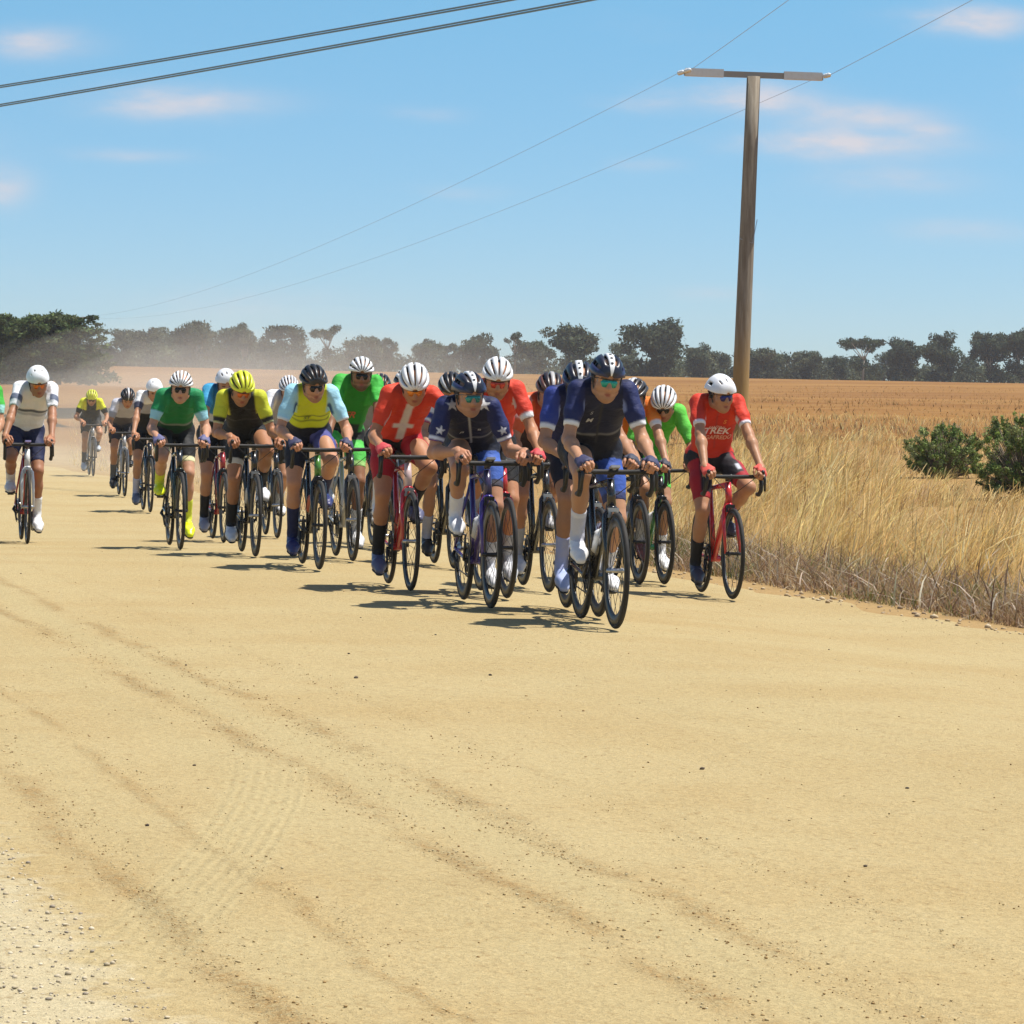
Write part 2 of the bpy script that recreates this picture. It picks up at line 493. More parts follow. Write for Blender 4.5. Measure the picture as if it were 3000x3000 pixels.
# ---- helmets
HC = np.array((0, -.008, .040)); HA = (.104, .136, .112)
def helmet_shell(name, nrib, wr, b0, b1, vents=None, tail=True):
    """ribs run from brow to back; nrib ribs of relative width wr, gaps between them open from b0 to b1 degrees.
    vents: explicit list of (alpha deg, half width deg, b0, b1) slots instead"""
    nb = 34
    beta = np.radians(np.linspace(3, 177, nb))
    cols = []; kind = []
    if vents is None:
        tot = nrib + (nrib - 1) * (1 - wr) / wr
        x = -84.0; wdt = 168.0 / tot; gap = wdt * (1 - wr) / wr
        for i in range(nrib):
            cols += [x, x + wdt * .5]; kind += [i, i]; x += wdt
            cols += [x]; kind += [-1]
            if i < nrib - 1: x += gap
        cols = np.array(cols); kind = kind[:-1]
    else:
        cols = np.linspace(-84, 84, 43); kind = [0] * 42
    al = np.radians(cols)
    A, B = np.meshgrid(al, beta, indexing='ij')
    sb = np.sin(B); lat = np.sin(A) * sb ** .62
    top = np.cos(A) * sb ** .72
    y = np.cos(B)
    P = np.stack([HC[0] + HA[0] * lat, HC[1] + HA[1] * y * (1 + .06 * (y < 0)), HC[2] + HA[2] * top], -1)
    P[..., 2] -= np.where(y < -.3, (-.3 - y) * .055, 0)          # lower at the nape
    P[..., 2] -= .028 * np.clip(np.abs(lat) - .55, 0, 1)            # and over the temples
    na = len(cols)
    keep = np.ones((na - 1, nb - 1), bool)
    bd = np.degrees(beta); bm = (bd[:-1] + bd[1:]) / 2; am = (cols[:-1] + cols[1:]) / 2
    if vents is None:
        for i, kk in enumerate(kind):
            if kk == -1:
                sh = abs(am[i]) / 84 * 12
                keep[i] = ~((bm > b0 + sh) & (bm < b1 - sh))
                keep[i] |= (np.abs(bm - 100) < 4) & (abs(am[i]) > 25)   # cross bridges
    else:
        for (va, vw, v0, v1) in vents:
            keep[(np.abs(am - va) < vw)[:, None] & ((bm > v0) & (bm < v1))[None]] = False
    ctr = np.array(HC) - np.array((0, .01, .02))
    N = P - ctr; N /= np.linalg.norm(N, axis=-1, keepdims=True)
    inner = P - N * .017
    V = np.concatenate([P.reshape(-1, 3), inner.reshape(-1, 3)]); off = na * nb
    I = lambda i, j: i * nb + j
    F = []; M = []
    for i in range(na - 1):
        for j in range(nb - 1):
            if not keep[i, j]: continue
            q = (I(i, j), I(i, j + 1), I(i + 1, j + 1), I(i + 1, j))
            kk = kind[i]
            mi = kk
            F.append(q); M.append(mi)
            F.append(tuple(v + off for v in q[::-1])); M.append(-2)
            for (di, dj, a, b) in ((-1, 0, q[0], q[1]), (0, 1, q[1], q[2]), (1, 0, q[2], q[3]), (0, -1, q[3], q[0])):
                ii, jj = i + di, j + dj
                if ii < 0 or jj < 0 or ii >= na - 1 or jj >= nb - 1 or not keep[ii, jj]:
                    F.append((b, a, a + off, b + off)); M.append(mi)
    return V, np.array(F), np.array(M), nrib
def helmet_mesh(style):
    if style == 'rib7': return helmet_shell('helmet_shell', 7, .62, 20, 148)
    if style == 'rib6': return helmet_shell('helmet_shell', 6, .66, 14, 152)
    if style == 'rib9': return helmet_shell('helmet_shell', 9, .56, 26, 150)
    if style == 'navy': return helmet_shell('helmet_shell', 5, .66, 30, 142)
    if style == 'smooth': return helmet_shell('helmet_shell', 1, .6, 0, 0, vents=[(-33, 4.1, 40, 62), (0, 4.1, 38, 60), (33, 4.1, 40, 62), (-58, 4.1, 75, 105), (58, 4.1, 75, 105), (0, 4.1, 120, 145), (-30, 4.1, 115, 145), (30, 4.1, 115, 145)])
    return helmet_shell('helmet_shell', 1, .6, 0, 0, vents=[(-20, 2.1, 60, 72), (20, 2.1, 60, 72), (0, 4.1, 125, 145), (-45, 2.1, 50, 60), (45, 2.1, 50, 60)])
_hm = {}
def helmet(style, colors, parent, Rh, Hc):
    """colors: dict rib index -> colour, 'base'; builds shell, liner and rear band"""
    key = style
    if key not in _hm: _hm[key] = helmet_mesh(style)
    V, F, M, nr = _hm[key]
    mats = []; lut = {}
    def slot(c, rough=.28):
        mm = solid('helmet_shell', c, .36, 0, .06, coat=.08)
        if mm not in mats: mats.append(mm)
        return mats.index(mm)
    base = slot(colors['base']); inn = None
    mats.append(M_LINER); inn = len(mats) - 1
    mid = []
    for k in M:
        if k == -2: mid.append(inn)
        elif k == -1: mid.append(slot(colors.get('bridge', colors['base'])))
        else: mid.append(slot(colors[k]) if k in colors else base)
    me = np_mesh('helmet', V, F, smooth=False, mats=mats, midx=mid)
    me.polygons.foreach_set('use_smooth', np.ones(len(me.polygons), bool))
    hm = link('helmet', me, None, parent)
    T = Matrix(Rh.tolist()).to_4x4(); T.translation = Vector(Hc)
    hm.matrix_parent_inverse = Matrix(); hm.matrix_local = T
    bz = MB()
    prof = []
    for tt in np.linspace(0, 90, 7):
        prof.append((math.cos(R(tt)), math.sin(R(tt))))
    Vv = []; Fv = []
    seg = 20
    for (r, z) in prof:
        for q in range(seg):
            an = 2 * math.pi * q / seg
            Vv.append((HC[0] + .083 * r * math.sin(an), HC[1] + .112 * r * math.cos(an), HC[2] - .012 + .094 * z))
    for i in range(len(prof) - 1):
        for q in range(seg):
            Fv.append((i * seg + q, i * seg + (q + 1) % seg, (i + 1) * seg + (q + 1) % seg, (i + 1) * seg + q))
    Fv.append(tuple(range(seg))[::-1])
    bz.add(Vv, Fv)
    if 'liner' not in _hm: _hm['liner'] = bz.mesh('helmet_liner')
    link('liner', _hm['liner'], M_LINER, hm)
    if 'strap' not in _hm:
        sm = MB()
        for sx in (-1, 1):
            sm.tube([(sx * .080, .045, .045), (sx * .079, .020, -.02), (sx * .062, .028, -.07), (sx * .028, .052, -.108)], .0042, 5)
            sm.tube([(sx * .078, -.055, .02), (sx * .079, .018, -.02)], .004, 5)
        sm.tube([(-.028, .052, -.108), (0, .058, -.114), (.028, .052, -.108)], .0042, 5)
        _hm['strap'] = sm.mesh('chin_strap')
    link('chin_strap', _hm['strap'], solid('strap', colors.get('strap', (.03, .03, .03)), .8), hm)
    if colors.get('dots'):
        for be in (40, 62, 84):
            db = MB()
            an = R(be); y = math.cos(an); z = math.sin(an) ** .72
            c = Vector((0, HC[1] + HA[1] * y, HC[2] + HA[2] * z)) ; nn = Vector((0, y / HA[1], z / HA[2])).normalized()
            q = nn.to_track_quat('Z', 'Y').to_matrix()
            ring = [c + nn * .001 + q @ Vector((.0085 * math.cos(k * math.pi / 4), .0085 * math.sin(k * math.pi / 4), 0)) for k in range(8)]
            ring += [p + nn * .0015 for p in ring]
            db.add(ring, [tuple(range(8, 16))] + [(k, (k + 1) % 8, 8 + (k + 1) % 8, 8 + k) for k in range(8)])
            link('vent_insert', db.mesh('vent_insert', False), M_LINER, hm)
    return hm
# sunglasses
def glasses_mesh():
    V = []; F = []
    n = 17
    for lay in (0, .003):
        for i in range(n):
            a = R(-62 + 124 * i / (n - 1)); ca = math.cos(a)
            xx = (.071 + lay) * math.sin(a); yy = .028 + (.079 + lay) * ca
            nose = math.exp(-(xx / .012) ** 2)
            zt = .026 - .004 * (1 - ca); zb = -.022 + .020 * nose + .014 * (1 - ca)
            V += [(xx, yy, zt), (xx, yy - .002, zb)]
    o = 2 * n
    for i in range(n - 1):
        F.append((o + 2 * i, o + 2 * i + 1, o + 2 * i + 3, o + 2 * i + 2))
        F.append((2 * i, 2 * i + 2, 2 * i + 3, 2 * i + 1))
        F.append((2 * i, o + 2 * i, o + 2 * i + 2, 2 * i + 2)); F.append((2 * i + 1, 2 * i + 3, o + 2 * i + 3, o + 2 * i + 1))
    b = MB(); b.add(V, F)
    fr = MB()
    fr.tube([((.0745) * math.sin(R(-64 + 8 * i)), .028 + .0825 * math.cos(R(-64 + 8 * i)), .0265 - .004 * (1 - math.cos(R(-64 + 8 * i)))) for i in range(17)], .0034, 5)
    for sx in (-1, 1): fr.tube([(sx * .067, .064, .02), (sx * .079, .02, .016), (sx * .080, -.02, .004)], .0028, 5)
    return b.mesh('lens'), fr.mesh('glasses_frame')
ME_LENS, ME_GFRAME = glasses_mesh()

# ------------------------------------------------------------------ the rider
BAR_W = .205
def smooth_rgb(base, layers):
    c = base
    for col, wgt in layers:
        wgt = np.clip(wgt, 0, 1)[:, None]
        c = c * (1 - wgt) + np.array(col)[None] * wgt
    return c
def box1(x, a, b, s=.012):
    return np.clip((x - a) / s + .5, 0, 1) * np.clip((b - x) / s + .5, 0, 1)
def star_mask(x, y, r):
    a = np.arctan2(x, y); rr = np.hypot(x, y)
    k = np.abs(((a / (2 * math.pi / 5)) + .5) % 1 - .5) * 2
    ph = k * math.pi / 5; q = r * .40; s36 = math.sin(math.pi / 5)
    lim = r * q * s36 / (q * np.sin(math.pi / 5 - ph) + r * np.sin(ph))
    return np.clip((lim - rr) / .004 + .5, 0, 1)

def make_rider(spec, loc, yaw):
    h = spec.get('h', .011)
    ta = R(spec['ta']); HZ = 1.01
    lat = spec.get('lat', 0.0)              # sideways lean of the upper body
    H = np.array((0, -.19, HZ)); s = np.array((lat, math.cos(ta), math.sin(ta))); s /= np.linalg.norm(s)
    n = np.array((0, -math.sin(ta), math.cos(ta)))
    bw = spec.get('build', 1.0) * .95
    L = .52
    P1 = H + .20 * s + .022 * n; P2 = H + .36 * s + .028 * n; Sh = H + L * s
    X = np.array((1.0, 0, 0))
    lx = lambda p, x: p + X * x
    tors = [(lx(H, -.062), lx(H, .062), .108 * bw, .108 * bw, {'k': .05}),
            (lx(H, -.085) + (0, -.05, 0), lx(H, .085) + (0, -.05, 0), .098, .098, {'k': .05})]
    for q in (-1, 1):
        tors += [(lx(H, .052 * q), lx(P1, .056 * q), .104 * bw, .086 * bw, {'k': .05}),
                 (lx(P1, .056 * q), lx(P2, .070 * q), .086 * bw, .094 * bw, {'k': .05}),
                 (lx(P2, .070 * q), lx(Sh, .078 * q) - .045 * s - .01 * n, .094 * bw, .080 * bw, {'k': .05}),
                 (lx(Sh, .04 * q), lx(Sh, .134 * q) + .015 * s - .012 * n, .060, .051, {'k': .05})]
    hp, hyaw, hroll = spec.get('hp', -14) - 7, spec.get('hyaw', 0), spec.get('hroll', 0)
    Rh = rot(hyaw, hp, hroll)
    Hc = Sh + np.array((lat * .1, .140, .058)) + np.array(spec.get('hoff', (0, 0, 0)))
    hd = lambda v: Hc + Rh @ np.array(v, float)
    hx = lambda v: Rh @ np.array(v, float)
    nb = hd((0, -.035, -.050))
    head = [(Sh + .01 * n, nb, .064, .055, {'k': .04}),
            (hd((0, -.035, .035)), hd((0, .022, .045)), .086, .084, {'ax': hx((1, 0, 0)), 'sq': .88, 'k': .03}),
            (hd((0, .03, .005)), hd((0, .048, -.035)), .068, .055, {'ax': hx((1, 0, 0)), 'sq': .95, 'k': .03}),
            (hd((-.018, .056, -.078)), hd((.018, .056, -.078)), .031, .031, {'k': .03}),
            (hd((0, .078, -.088)), hd((0, .076, -.086)), .021, .021, {'k': .02}),
            (hd((-.05, .01, -.06)), hd((.0, .06, -.085)), .028, .026, {'k': .03}), (hd((.05, .01, -.06)), hd((.0, .06, -.085)), .028, .026, {'k': .03}),
            (hd((-.034, .072, .030)), hd((.034, .072, .030)), .022, .022, {'k': .02}),
            (hd((-.040, .062, -.022)), hd((.040, .062, -.022)), .030, .030, {'k': .02}),
            (hd((0, .094, .012)), hd((0, .116, -.026)), .009, .013, {'k': .012}),
            (hd((-.012, .101, -.030)), hd((.012, .101, -.030)), .009, .009, {'k': .01}),
            (hd((-.016, .087, -.058)), hd((.016, .087, -.058)), .010, .010, {'k': .010}),
            (hd((-.014, .085, -.069)), hd((.014, .085, -.069)), .010, .010, {'k': .008})]
    for q in (-1, 1):
        head += [(hd((q * .078, -.004, .012)), hd((q * .080, -.008, -.022)), .013, .009, {'k': .008, 'ax': hx((1, 0, 0)), 'sq': .6})]
    sockets = [(hd((-.034, .110, .008)), hd((-.033, .109, .008)), .018, .018), (hd((.034, .110, .008)), hd((.033, .109, .008)), .018, .018)]
    # arms
    arms = {}; hands = {}
    for q in (1, -1):
        side = 'R' if q == 1 else 'L'
        sh = lx(Sh, .147 * q) + .02 * s - .022 * n
        pose = spec.get('hand' + side, {})
        Wp = np.array(pose.get('at', (.208 * q, .548, .962)), float)
        Wp[2] += pose.get('dz', 0)
        E = ik(sh, Wp, .295, .268, pose.get('elbow', (q * .42 * spec.get('flare', .75), -.25, -.9)))
        bi = sh + (E - sh) * .45 ; fb = E + (Wp - E) * .28
        arms[q] = dict(sh=sh, E=E, W=Wp, prims_u=[(sh, bi, .051, .043, {'k': .03}), (bi, E, .043, .0345, {'k': .03})],
                       prims_f=[(E, fb, .034, .0385, {'k': .03}), (fb, Wp, .0385, .0245, {'k': .03}), (Wp, Wp + np.array((0, .03, -.008)), .027, .024, {'k': .02})])
        hands[q] = (Wp, hand_frame(Wp, q, pose))
    # legs
    phi = R(spec['phi']); legs = {}
    for q in (1, -1):
        a = phi if q == 1 else phi + math.pi
        ped = np.array((q * .125, .172 * math.cos(a), .275 + .172 * math.sin(a)))
        pitch = -14 - 10 * math.cos(a + R(30))
        Rf = rot(-q * 4, pitch, 0)
        ball = ped + np.array((0, 0, .020))
        ank = ball + Rf @ np.array((0, -.135, .085))
        hip = np.array((q * .088, -.165, HZ - .005))
        ko = spec.get('knee' + ('R' if q == 1 else 'L'), .06)
        K = ik(hip, ank, .435, .415, (q * ko, 1, .35))
        d = (ank - K); sh_b = np.cross((1, 0, 0), d); sh_b /= np.linalg.norm(sh_b)
        if sh_b[1] > 0: sh_b = -sh_b
        mid = hip + (K - hip) * .45
        legs[q] = dict(hip=hip, K=K, ank=ank, ball=ball, Rf=Rf,
            thigh=[(hip, mid, .086 * bw, .073 * bw, {'k': .04}), (mid, K, .073 * bw, .049, {'k': .04}), (mid + np.array((0, 0, .012)), K + (mid - K) * .3, .064, .046, {'k': .04})],
            shin=[(K, K + d * .35, .047, .042, {'k': .03}), (K + d * .13 + sh_b * .024, K + d * .40 + sh_b * .024, .037, .039, {'k': .03}),
                  (K + d * .35, ank, .042, .031, {'k': .03}), (K + d * .40 + sh_b * .02, ank + sh_b * .008, .037, .024, {'k': .03})],
            foot=[(ank, ball, .030, .024, {'k': .02})])
    allp = list(tors) + head
    for q in (1, -1): allp += arms[q]['prims_u'] + arms[q]['prims_f'] + legs[q]['thigh'] + legs[q]['shin'] + legs[q]['foot']
    f = build(allp, h, k=.03, subs=sockets)
    V, Q = f.surface()
    # skin tones, lips, hair, brows
    sk = np.array(spec.get('skin', (.47, .25, .15))) * np.array((.86, .80, .72))
    loc_h = (V - Hc) @ Rh
    dh = np.linalg.norm(loc_h / np.array((1, 1, 1.1)), axis=1)
    col = np.repeat(sk[None], len(V), 0)
    inh = dh < .15
    hair = spec.get('hair', (.035, .02, .012))
    x, y, z = loc_h.T
    lay = [((.26, .07, .05), inh * np.clip(1 - np.hypot(x / .023, np.hypot((y - .097) / .03, (z + .063) / .012)), 0, 1) * 2.5),
           (hair, inh * ((y < .012) & (z > -.028) & (z > -.028 + (y + .01) * 1.2)) * 1.0),
           (hair, inh * box1(z, .026, .036, .006) * (y > .06) * (np.abs(x) > .012) * (np.abs(x) < .05) * .8)]
    for ex in (-.033, .033): lay.append(((.03, .02, .015), inh * np.clip(1.2 - np.hypot((x - ex) / .017, (z - .006) / .008), 0, 1) * 2 * (y > .05)))
    if spec.get('beard'): lay.append((hair, inh * (y > -.01) * box1(z, -.13, -.042, .02) * (np.abs(z + .063) > .008) * (y < .11) * spec['beard']))
    # warmer knees, elbows and hands
    for q in (1, -1):
        for c0, rr in ((legs[q]['K'], .05), (arms[q]['E'], .045)):
            lay.append((sk * np.array((1.12, .92, .85)), np.exp(-(np.linalg.norm(V - c0, axis=1) / rr) ** 2) * .5))
    col = smooth_rgb(col, lay)
    VV, QQ, CC = [V], [Q], [col]; base = len(V)
    for q in (1, -1):
        hv, hq = HAND[q]; Wp, B = hands[q]
        VV.append(hv @ B.T + Wp); QQ.append(hq + base); CC.append(np.repeat((sk * (1.05, .95, .9))[None], len(hv), 0)); base += len(hv)
    me = np_mesh('person', np.concatenate(VV), np.concatenate(QQ), col=np.concatenate(CC), mats=[M_SKIN])
    P = link('person', me)
    P.location = loc; P.rotation_euler = (0, 0, yaw)
    tag(P, spec['label'], 'person', spec.get('group', 'cyclists riding in the race'))
    # ---- jersey
    kit = spec['kit']
    sl = kit.get('sleeve', .74)
    jp = list(tors)
    for q in (1, -1):
        A = arms[q]; ax = (A['E'] - A['sh']); ax = ax / np.linalg.norm(ax)
        cp = A['sh'] + (A['E'] - A['sh']) * sl
        for p in A['prims_u']:
            jp.append((p[0], p[1], p[2], p[3], dict(p[4], cut=[(cp, ax)])))
    jp.append((Sh + .005 * n, Sh + .005 * n + (nb - Sh) * .42, .072, .064, {'k': .03, 'cut': [(Sh + (nb - Sh) * .46, (nb - Sh) / np.linalg.norm(nb - Sh))]}))
    hem = H + .075 * s
    subs = []
    if kit.get('unzip'):
        c0 = Sh + np.array((0, .085, .02)); subs.append((c0, c0 - .11 * s - .05 * n, .034, .012))
    fj = build(jp, kit.get('h', h), off=.0065, k=.03, clips=[(hem - .03 * s, -s * .93 - n * .37)], subs=subs)
    V, Q = fj.surface()
    # soft folds in the cloth, pushed outward only
    e = .006; gr = np.stack([fj.sample(V + np.eye(3)[i] * e) - fj.sample(V - np.eye(3)[i] * e) for i in range(3)], 1)
    gr /= np.linalg.norm(gr, axis=1)[:, None] + 1e-9
    fa = V @ s; fb = V[:, 0]; sd_ = spec['phi'] * .37
    fold = np.sin(fa * 62 + np.abs(fb) * 34 + 2.2 * np.sin(fb * 17 + sd_) + sd_) * .5 + .5
    fold = fold ** 1.6 * (.35 + .65 * (np.sin(fa * 19 + fb * 23 + sd_ * 2) * .5 + .5))
    V = V + gr * (fold * .0065)[:, None]
    D = V - H
    v = D @ s / L; wn = D @ n; u = V[:, 0] - s[0] * v * L
    arm_t = np.full(len(V), -1.0); arm_q = np.zeros(len(V)); arm_r = np.zeros((len(V), 2))
    for q in (1, -1):
        A = arms[q]; axv = A['E'] - A['sh']; l2 = axv @ axv
        t = (V - A['sh']) @ axv / l2
        dist = np.linalg.norm(V - A['sh'] - np.clip(t, 0, 1)[:, None] * axv, axis=1)
        on = (dist < .075) & (np.abs(V[:, 0] - lat * v * L) > .112) & (t > -.15)
        on &= (V[:, 0] * q > 0)
        arm_t[on] = t[on]; arm_q[on] = q
        o1 = np.cross(axv, (0, 1, 0)); o1 /= np.linalg.norm(o1); o2 = np.cross(o1, axv); o2 /= np.linalg.norm(o2)
        rel = V - A['sh']
        arm_r[on, 0] = (rel @ o1)[on]; arm_r[on, 1] = (rel @ o2)[on]
    on = arm_q != 0
    base = np.repeat(np.array(kit['base'])[None], len(V), 0)
    lay = []
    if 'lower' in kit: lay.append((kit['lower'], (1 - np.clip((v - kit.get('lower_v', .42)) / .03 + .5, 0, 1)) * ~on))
    if 'side' in kit: lay.append((kit['side'], np.clip((np.abs(u) - .105) / .012 + .5, 0, 1) * ~on * (v < .85)))
    for (v0, v1, c) in kit.get('bands', ()): lay.append((c, box1(v, v0, v1, .03) * ~on))
    for (u0, u1, v0, v1, c) in kit.get('patch', ()): lay.append((c, box1(u, u0, u1) * box1(v, v0, v1, .03) * (wn < .02) * ~on))
    if 'yoke' in kit: lay.append((kit['yoke'], np.clip((v - kit.get('yoke_v', .86)) / .04 + .5, 0, 1) * ~on))
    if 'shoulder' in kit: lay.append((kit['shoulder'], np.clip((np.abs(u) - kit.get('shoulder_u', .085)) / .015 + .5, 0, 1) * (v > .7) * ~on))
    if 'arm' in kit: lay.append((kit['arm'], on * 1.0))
    if 'arm_top' in kit: lay.append((kit['arm_top'], on * np.clip((.45 - arm_t) / .05 + .5, 0, 1)))
    for (t0, t1, c) in kit.get('rings', ()): lay.append((c, on * box1(arm_t, t0, t1, .04)))
    for (t0, t1, c) in kit.get('arm_patch', ()):
        lay.append((c, on * box1(arm_t, t0, t1, .05) * (arm_r[:, 0] * arm_q < -.0) * box1(arm_r[:, 1], -.03, .035)))
    if 'zip' in kit: lay.append((kit['zip'], box1(u, -.006, .006, .008) * (wn < 0) * (v > .3) * ~on))
    for (u0, v0, r_, c) in kit.get('stars', ()): lay.append((c, star_mask(u - u0, V[:, 2] - Sh[2] - v0, r_) * (V[:, 1] > Sh[1] - .06)))
    for (t0, r_, c) in kit.get('arm_stars', ()): lay.append((c, on * star_mask(arm_r[:, 0], -(arm_t - t0) * .295, r_) * (V[:, 1] > Sh[1])))
    col = smooth_rgb(base, lay)
    je = np_mesh('jersey', V, Q, col=col, mats=[M_CLOTH])
    J = link('jersey', je, None, P)
    # ---- lettering and small marks printed on the chest
    for (txt, u0, v0, size, c) in kit.get('text', ()):
        cu = bpy.data.curves.new('lettering', 'FONT'); cu.body = txt; cu.size = size; cu.align_x = 'CENTER'; cu.shear = .25
        cu.offset = size * .02
        to = bpy.data.objects.new('lettering', cu); COL.objects.link(to)
        tm = bpy.data.meshes.new_from_object(to.evaluated_get(bpy.context.evaluated_depsgraph_get()))
        bpy.data.objects.remove(to)
        tv = np.array([q.co[:] for q in tm.vertices])
        if len(tv):
            base_p = H + s * v0 * L + np.array((u0, 0, 0))
            Pp = base_p[None] + np.outer(-tv[:, 0], X) + np.outer(tv[:, 1], s) - n * .30
            for _ in range(40):
                dd = fj.sample(Pp) - .0085
                Pp = Pp + n[None] * np.clip(dd, -.01, .02)[:, None]
            tm.vertices.foreach_set('co', Pp.astype(np.float32).ravel()); tm.update()
            tm.materials.clear(); tm.materials.append(solid('print', c, .6, 0, .05))
            link('lettering', tm, None, J)
    # ---- bib shorts
    sp_ = kit.get('shorts_len', .74)
    pp = [tors[0], tors[1]] + [p for p in tors[2:] if p[2] == .104 * bw]
    for q in (1, -1):
        G = legs[q]; axl = (G['K'] - G['hip']); axl = axl / np.linalg.norm(axl)
        cp = G['hip'] + (G['K'] - G['hip']) * sp_
        for p in G['thigh']: pp.append((p[0], p[1], p[2], p[3], dict(p[4], cut=[(cp, axl)])))
    fs = build(pp, h, off=.0035, k=.035, clips=[(H + .17 * s, s)])
    V, Q = fs.surface()
    base = np.repeat(np.array(kit['shorts'])[None], len(V), 0); lay = []
    for q in (1, -1):
        G = legs[q]; axl = G['K'] - G['hip']
        t = (V - G['hip']) @ axl / (axl @ axl)
        dl = np.linalg.norm(V - G['hip'] - np.clip(t, 0, 1)[:, None] * axl, axis=1)
        onl = (V[:, 0] * q > 0) & (dl < .12) & (t > .1)
        outer = (V[:, 0] - (G['hip'] + np.clip(t, 0, 1)[:, None] * axl)[:, 0]) * q
        if 'shorts_side' in kit: lay.append((kit['shorts_side'], onl * np.clip((outer - .02) / .02 + .5, 0, 1)))
        if 'shorts_top' in kit: lay.append((kit['shorts_top'], onl * np.clip(((V - G['hip'])[:, 2] - axl[2] * t + .0) / .03, 0, 1) * (t < sp_ * kit.get('top_to', .8))))
        if 'thigh' in kit: lay.append((kit['thigh'], onl * (t > .22) * 1.0))
        if 'thigh' + ('R' if q == 1 else 'L') in kit: lay.append((kit['thigh' + ('R' if q == 1 else 'L')], onl * (t > .2) * 1.0))
        if 'hem' in kit: lay.append((kit['hem'], onl * np.clip((t - sp_ + .09) / .02 + .5, 0, 1)))
        if 'thigh_patch' in kit: lay.append((kit['thigh_patch'], onl * (q == -1) * box1(t, .50, .64, .03) * box1(outer, -.018, .012)))
    se = np_mesh('bib_shorts', V, Q, col=smooth_rgb(base, lay), mats=[M_CLOTH])
    link('bib_shorts', se, None, P)
    # ---- socks and shoes
    for q in (1, -1):
        G = legs[q]
        d = G['ank'] - G['K']; ud = d / np.linalg.norm(d); ln = np.linalg.norm(d)
        t0 = 1 - kit.get('sock_len', .17) / ln
        cp = G['K'] + d * t0
        ps = [(p[0], p[1], p[2], p[3], dict(p[4], cut=[(cp, -ud)])) for p in G['shin'][2:]]
        ps.append((G['ank'], G['ank'] + (G['ball'] - G['ank']) * .4, .031, .028))
        fso = build(ps, max(.009, h * .9), off=.004, k=.025, m=.07)
        V, Q = fso.surface()
        sc = np.repeat(np.array(kit.get('sock', (.7, .7, .7)))[None], len(V), 0)
        if 'sock_top' in kit:
            t = (V - G['K']) @ d / ln ** 2
            sc = smooth_rgb(sc, [(kit['sock_top'], 1 - np.clip((t - t0 - .07) / .02 + .5, 0, 1))])
        link('sock', np_mesh('sock', V, Q, col=sc, mats=[M_CLOTH]), None, P)
        if 'leg_warm' in kit: pass
        me_s = ME_SHOE.copy() if len(ME_SHOE.materials) == 0 and False else ME_SHOE
        so_ = link('shoe', me_s, None, P)
        if len(me_s.materials) == 0: me_s.materials.append(M_SOLE)
        so_.material_slots[0].link = 'OBJECT'; so_.material_slots[0].material = solid('shoe_upper', kit.get('shoe', (.75, .75, .75)), .35, 0, .14)
        T = Matrix(G['Rf'].tolist()).to_4x4(); T.translation = Vector(G['ball'] + G['Rf'] @ np.array((0, 0, -.004)))
        so_.matrix_local = T
        if len(ME_SOLE.materials) == 0: ME_SOLE.materials.append(M_SOLE)
        link('sole', ME_SOLE, None, so_)
        if kit.get('glove'):
            gm = GLOVE[q]
            if len(gm.materials) == 0: gm.materials.append(M_SOLE)
            go = link('glove', gm, None, P)
            go.material_slots[0].link = 'OBJECT'; go.material_slots[0].material = solid('glove_fabric', kit['glove'], .7, 0, .1)
            Wp, B = hands[q]; T = Matrix(B.tolist()).to_4x4(); T.translation = Vector(Wp); go.matrix_local = T
    # ---- helmet and glasses
    helmet(spec['helmet'][0], spec['helmet'][1], P, Rh, Hc)
    if spec.get('glasses'):
        g = link('sunglasses', ME_GFRAME, None, P)
        if len(ME_GFRAME.materials) == 0: ME_GFRAME.materials.append(M_BLACK); ME_LENS.materials.append(M_BLACK)
        g.material_slots[0].link = 'OBJECT'; g.material_slots[0].material = solid('glasses_frame', spec.get('gframe', (.02, .02, .02)), .4, 0, .02)
        T = Matrix(Rh.tolist()).to_4x4(); T.translation = Vector(Hc); g.matrix_local = T
        l = link('lens', ME_LENS, None, g)
        l.material_slots[0].link = 'OBJECT'; l.material_slots[0].material = solid('mirror_lens', spec['glasses'], .12, .35, .0)
    return P

# ------------------------------------------------------------------ bicycles
def wheel_parts():
    r = .335
    t = MB(); t.lathe([(r - .020 + .0145 * math.cos(R(a)), .0145 * math.sin(R(a))) for a in range(0, 360, 36)], seg=44, closed=True)
    out = {}
    out['tyre'] = t.mesh('tyre')
    for nm, dp in (('rim', .030), ('deep_rim', .058)):
        m = MB(); a = r - .026
        m.lathe([(a, -.011), (a, .011), (a - dp * .5, .0125), (a - dp, .006), (a - dp - .003, 0), (a - dp, -.006), (a - dp * .5, -.0125)], seg=44, closed=True)
        out[nm] = m.mesh(nm)
    hb = MB(); hb.lathe([(.008, -.058), (.013, -.055), (.013, -.04), (.021, -.034), (.013, -.026), (.012, .026), (.021, .034), (.013, .04), (.013, .055), (.008, .058)], seg=14)
    out['hub'] = hb.mesh('hub')
    for nm, inner in (('spokes', .279), ('deep_spokes', .251)):
        s_ = MB()
        for k in range(20):
            a0 = 2 * math.pi * k / 20; sx = .033 if k % 2 else -.033; a1 = a0 + (.5 if k % 4 < 2 else -.5)
            s_.tube([(sx, .02 * math.cos(a1), .02 * math.sin(a1)), (0, inner * math.cos(a0), inner * math.sin(a0))], .0016, 4, caps=False)
        out[nm] = s_.mesh(nm)
    return out
WP = wheel_parts()
FRONT, REAR, BB = (0, .600, .335), (0, -.405, .335), (0, 0, .275)
HT, HB_ = (0, .402, .845), (0, .447, .695)
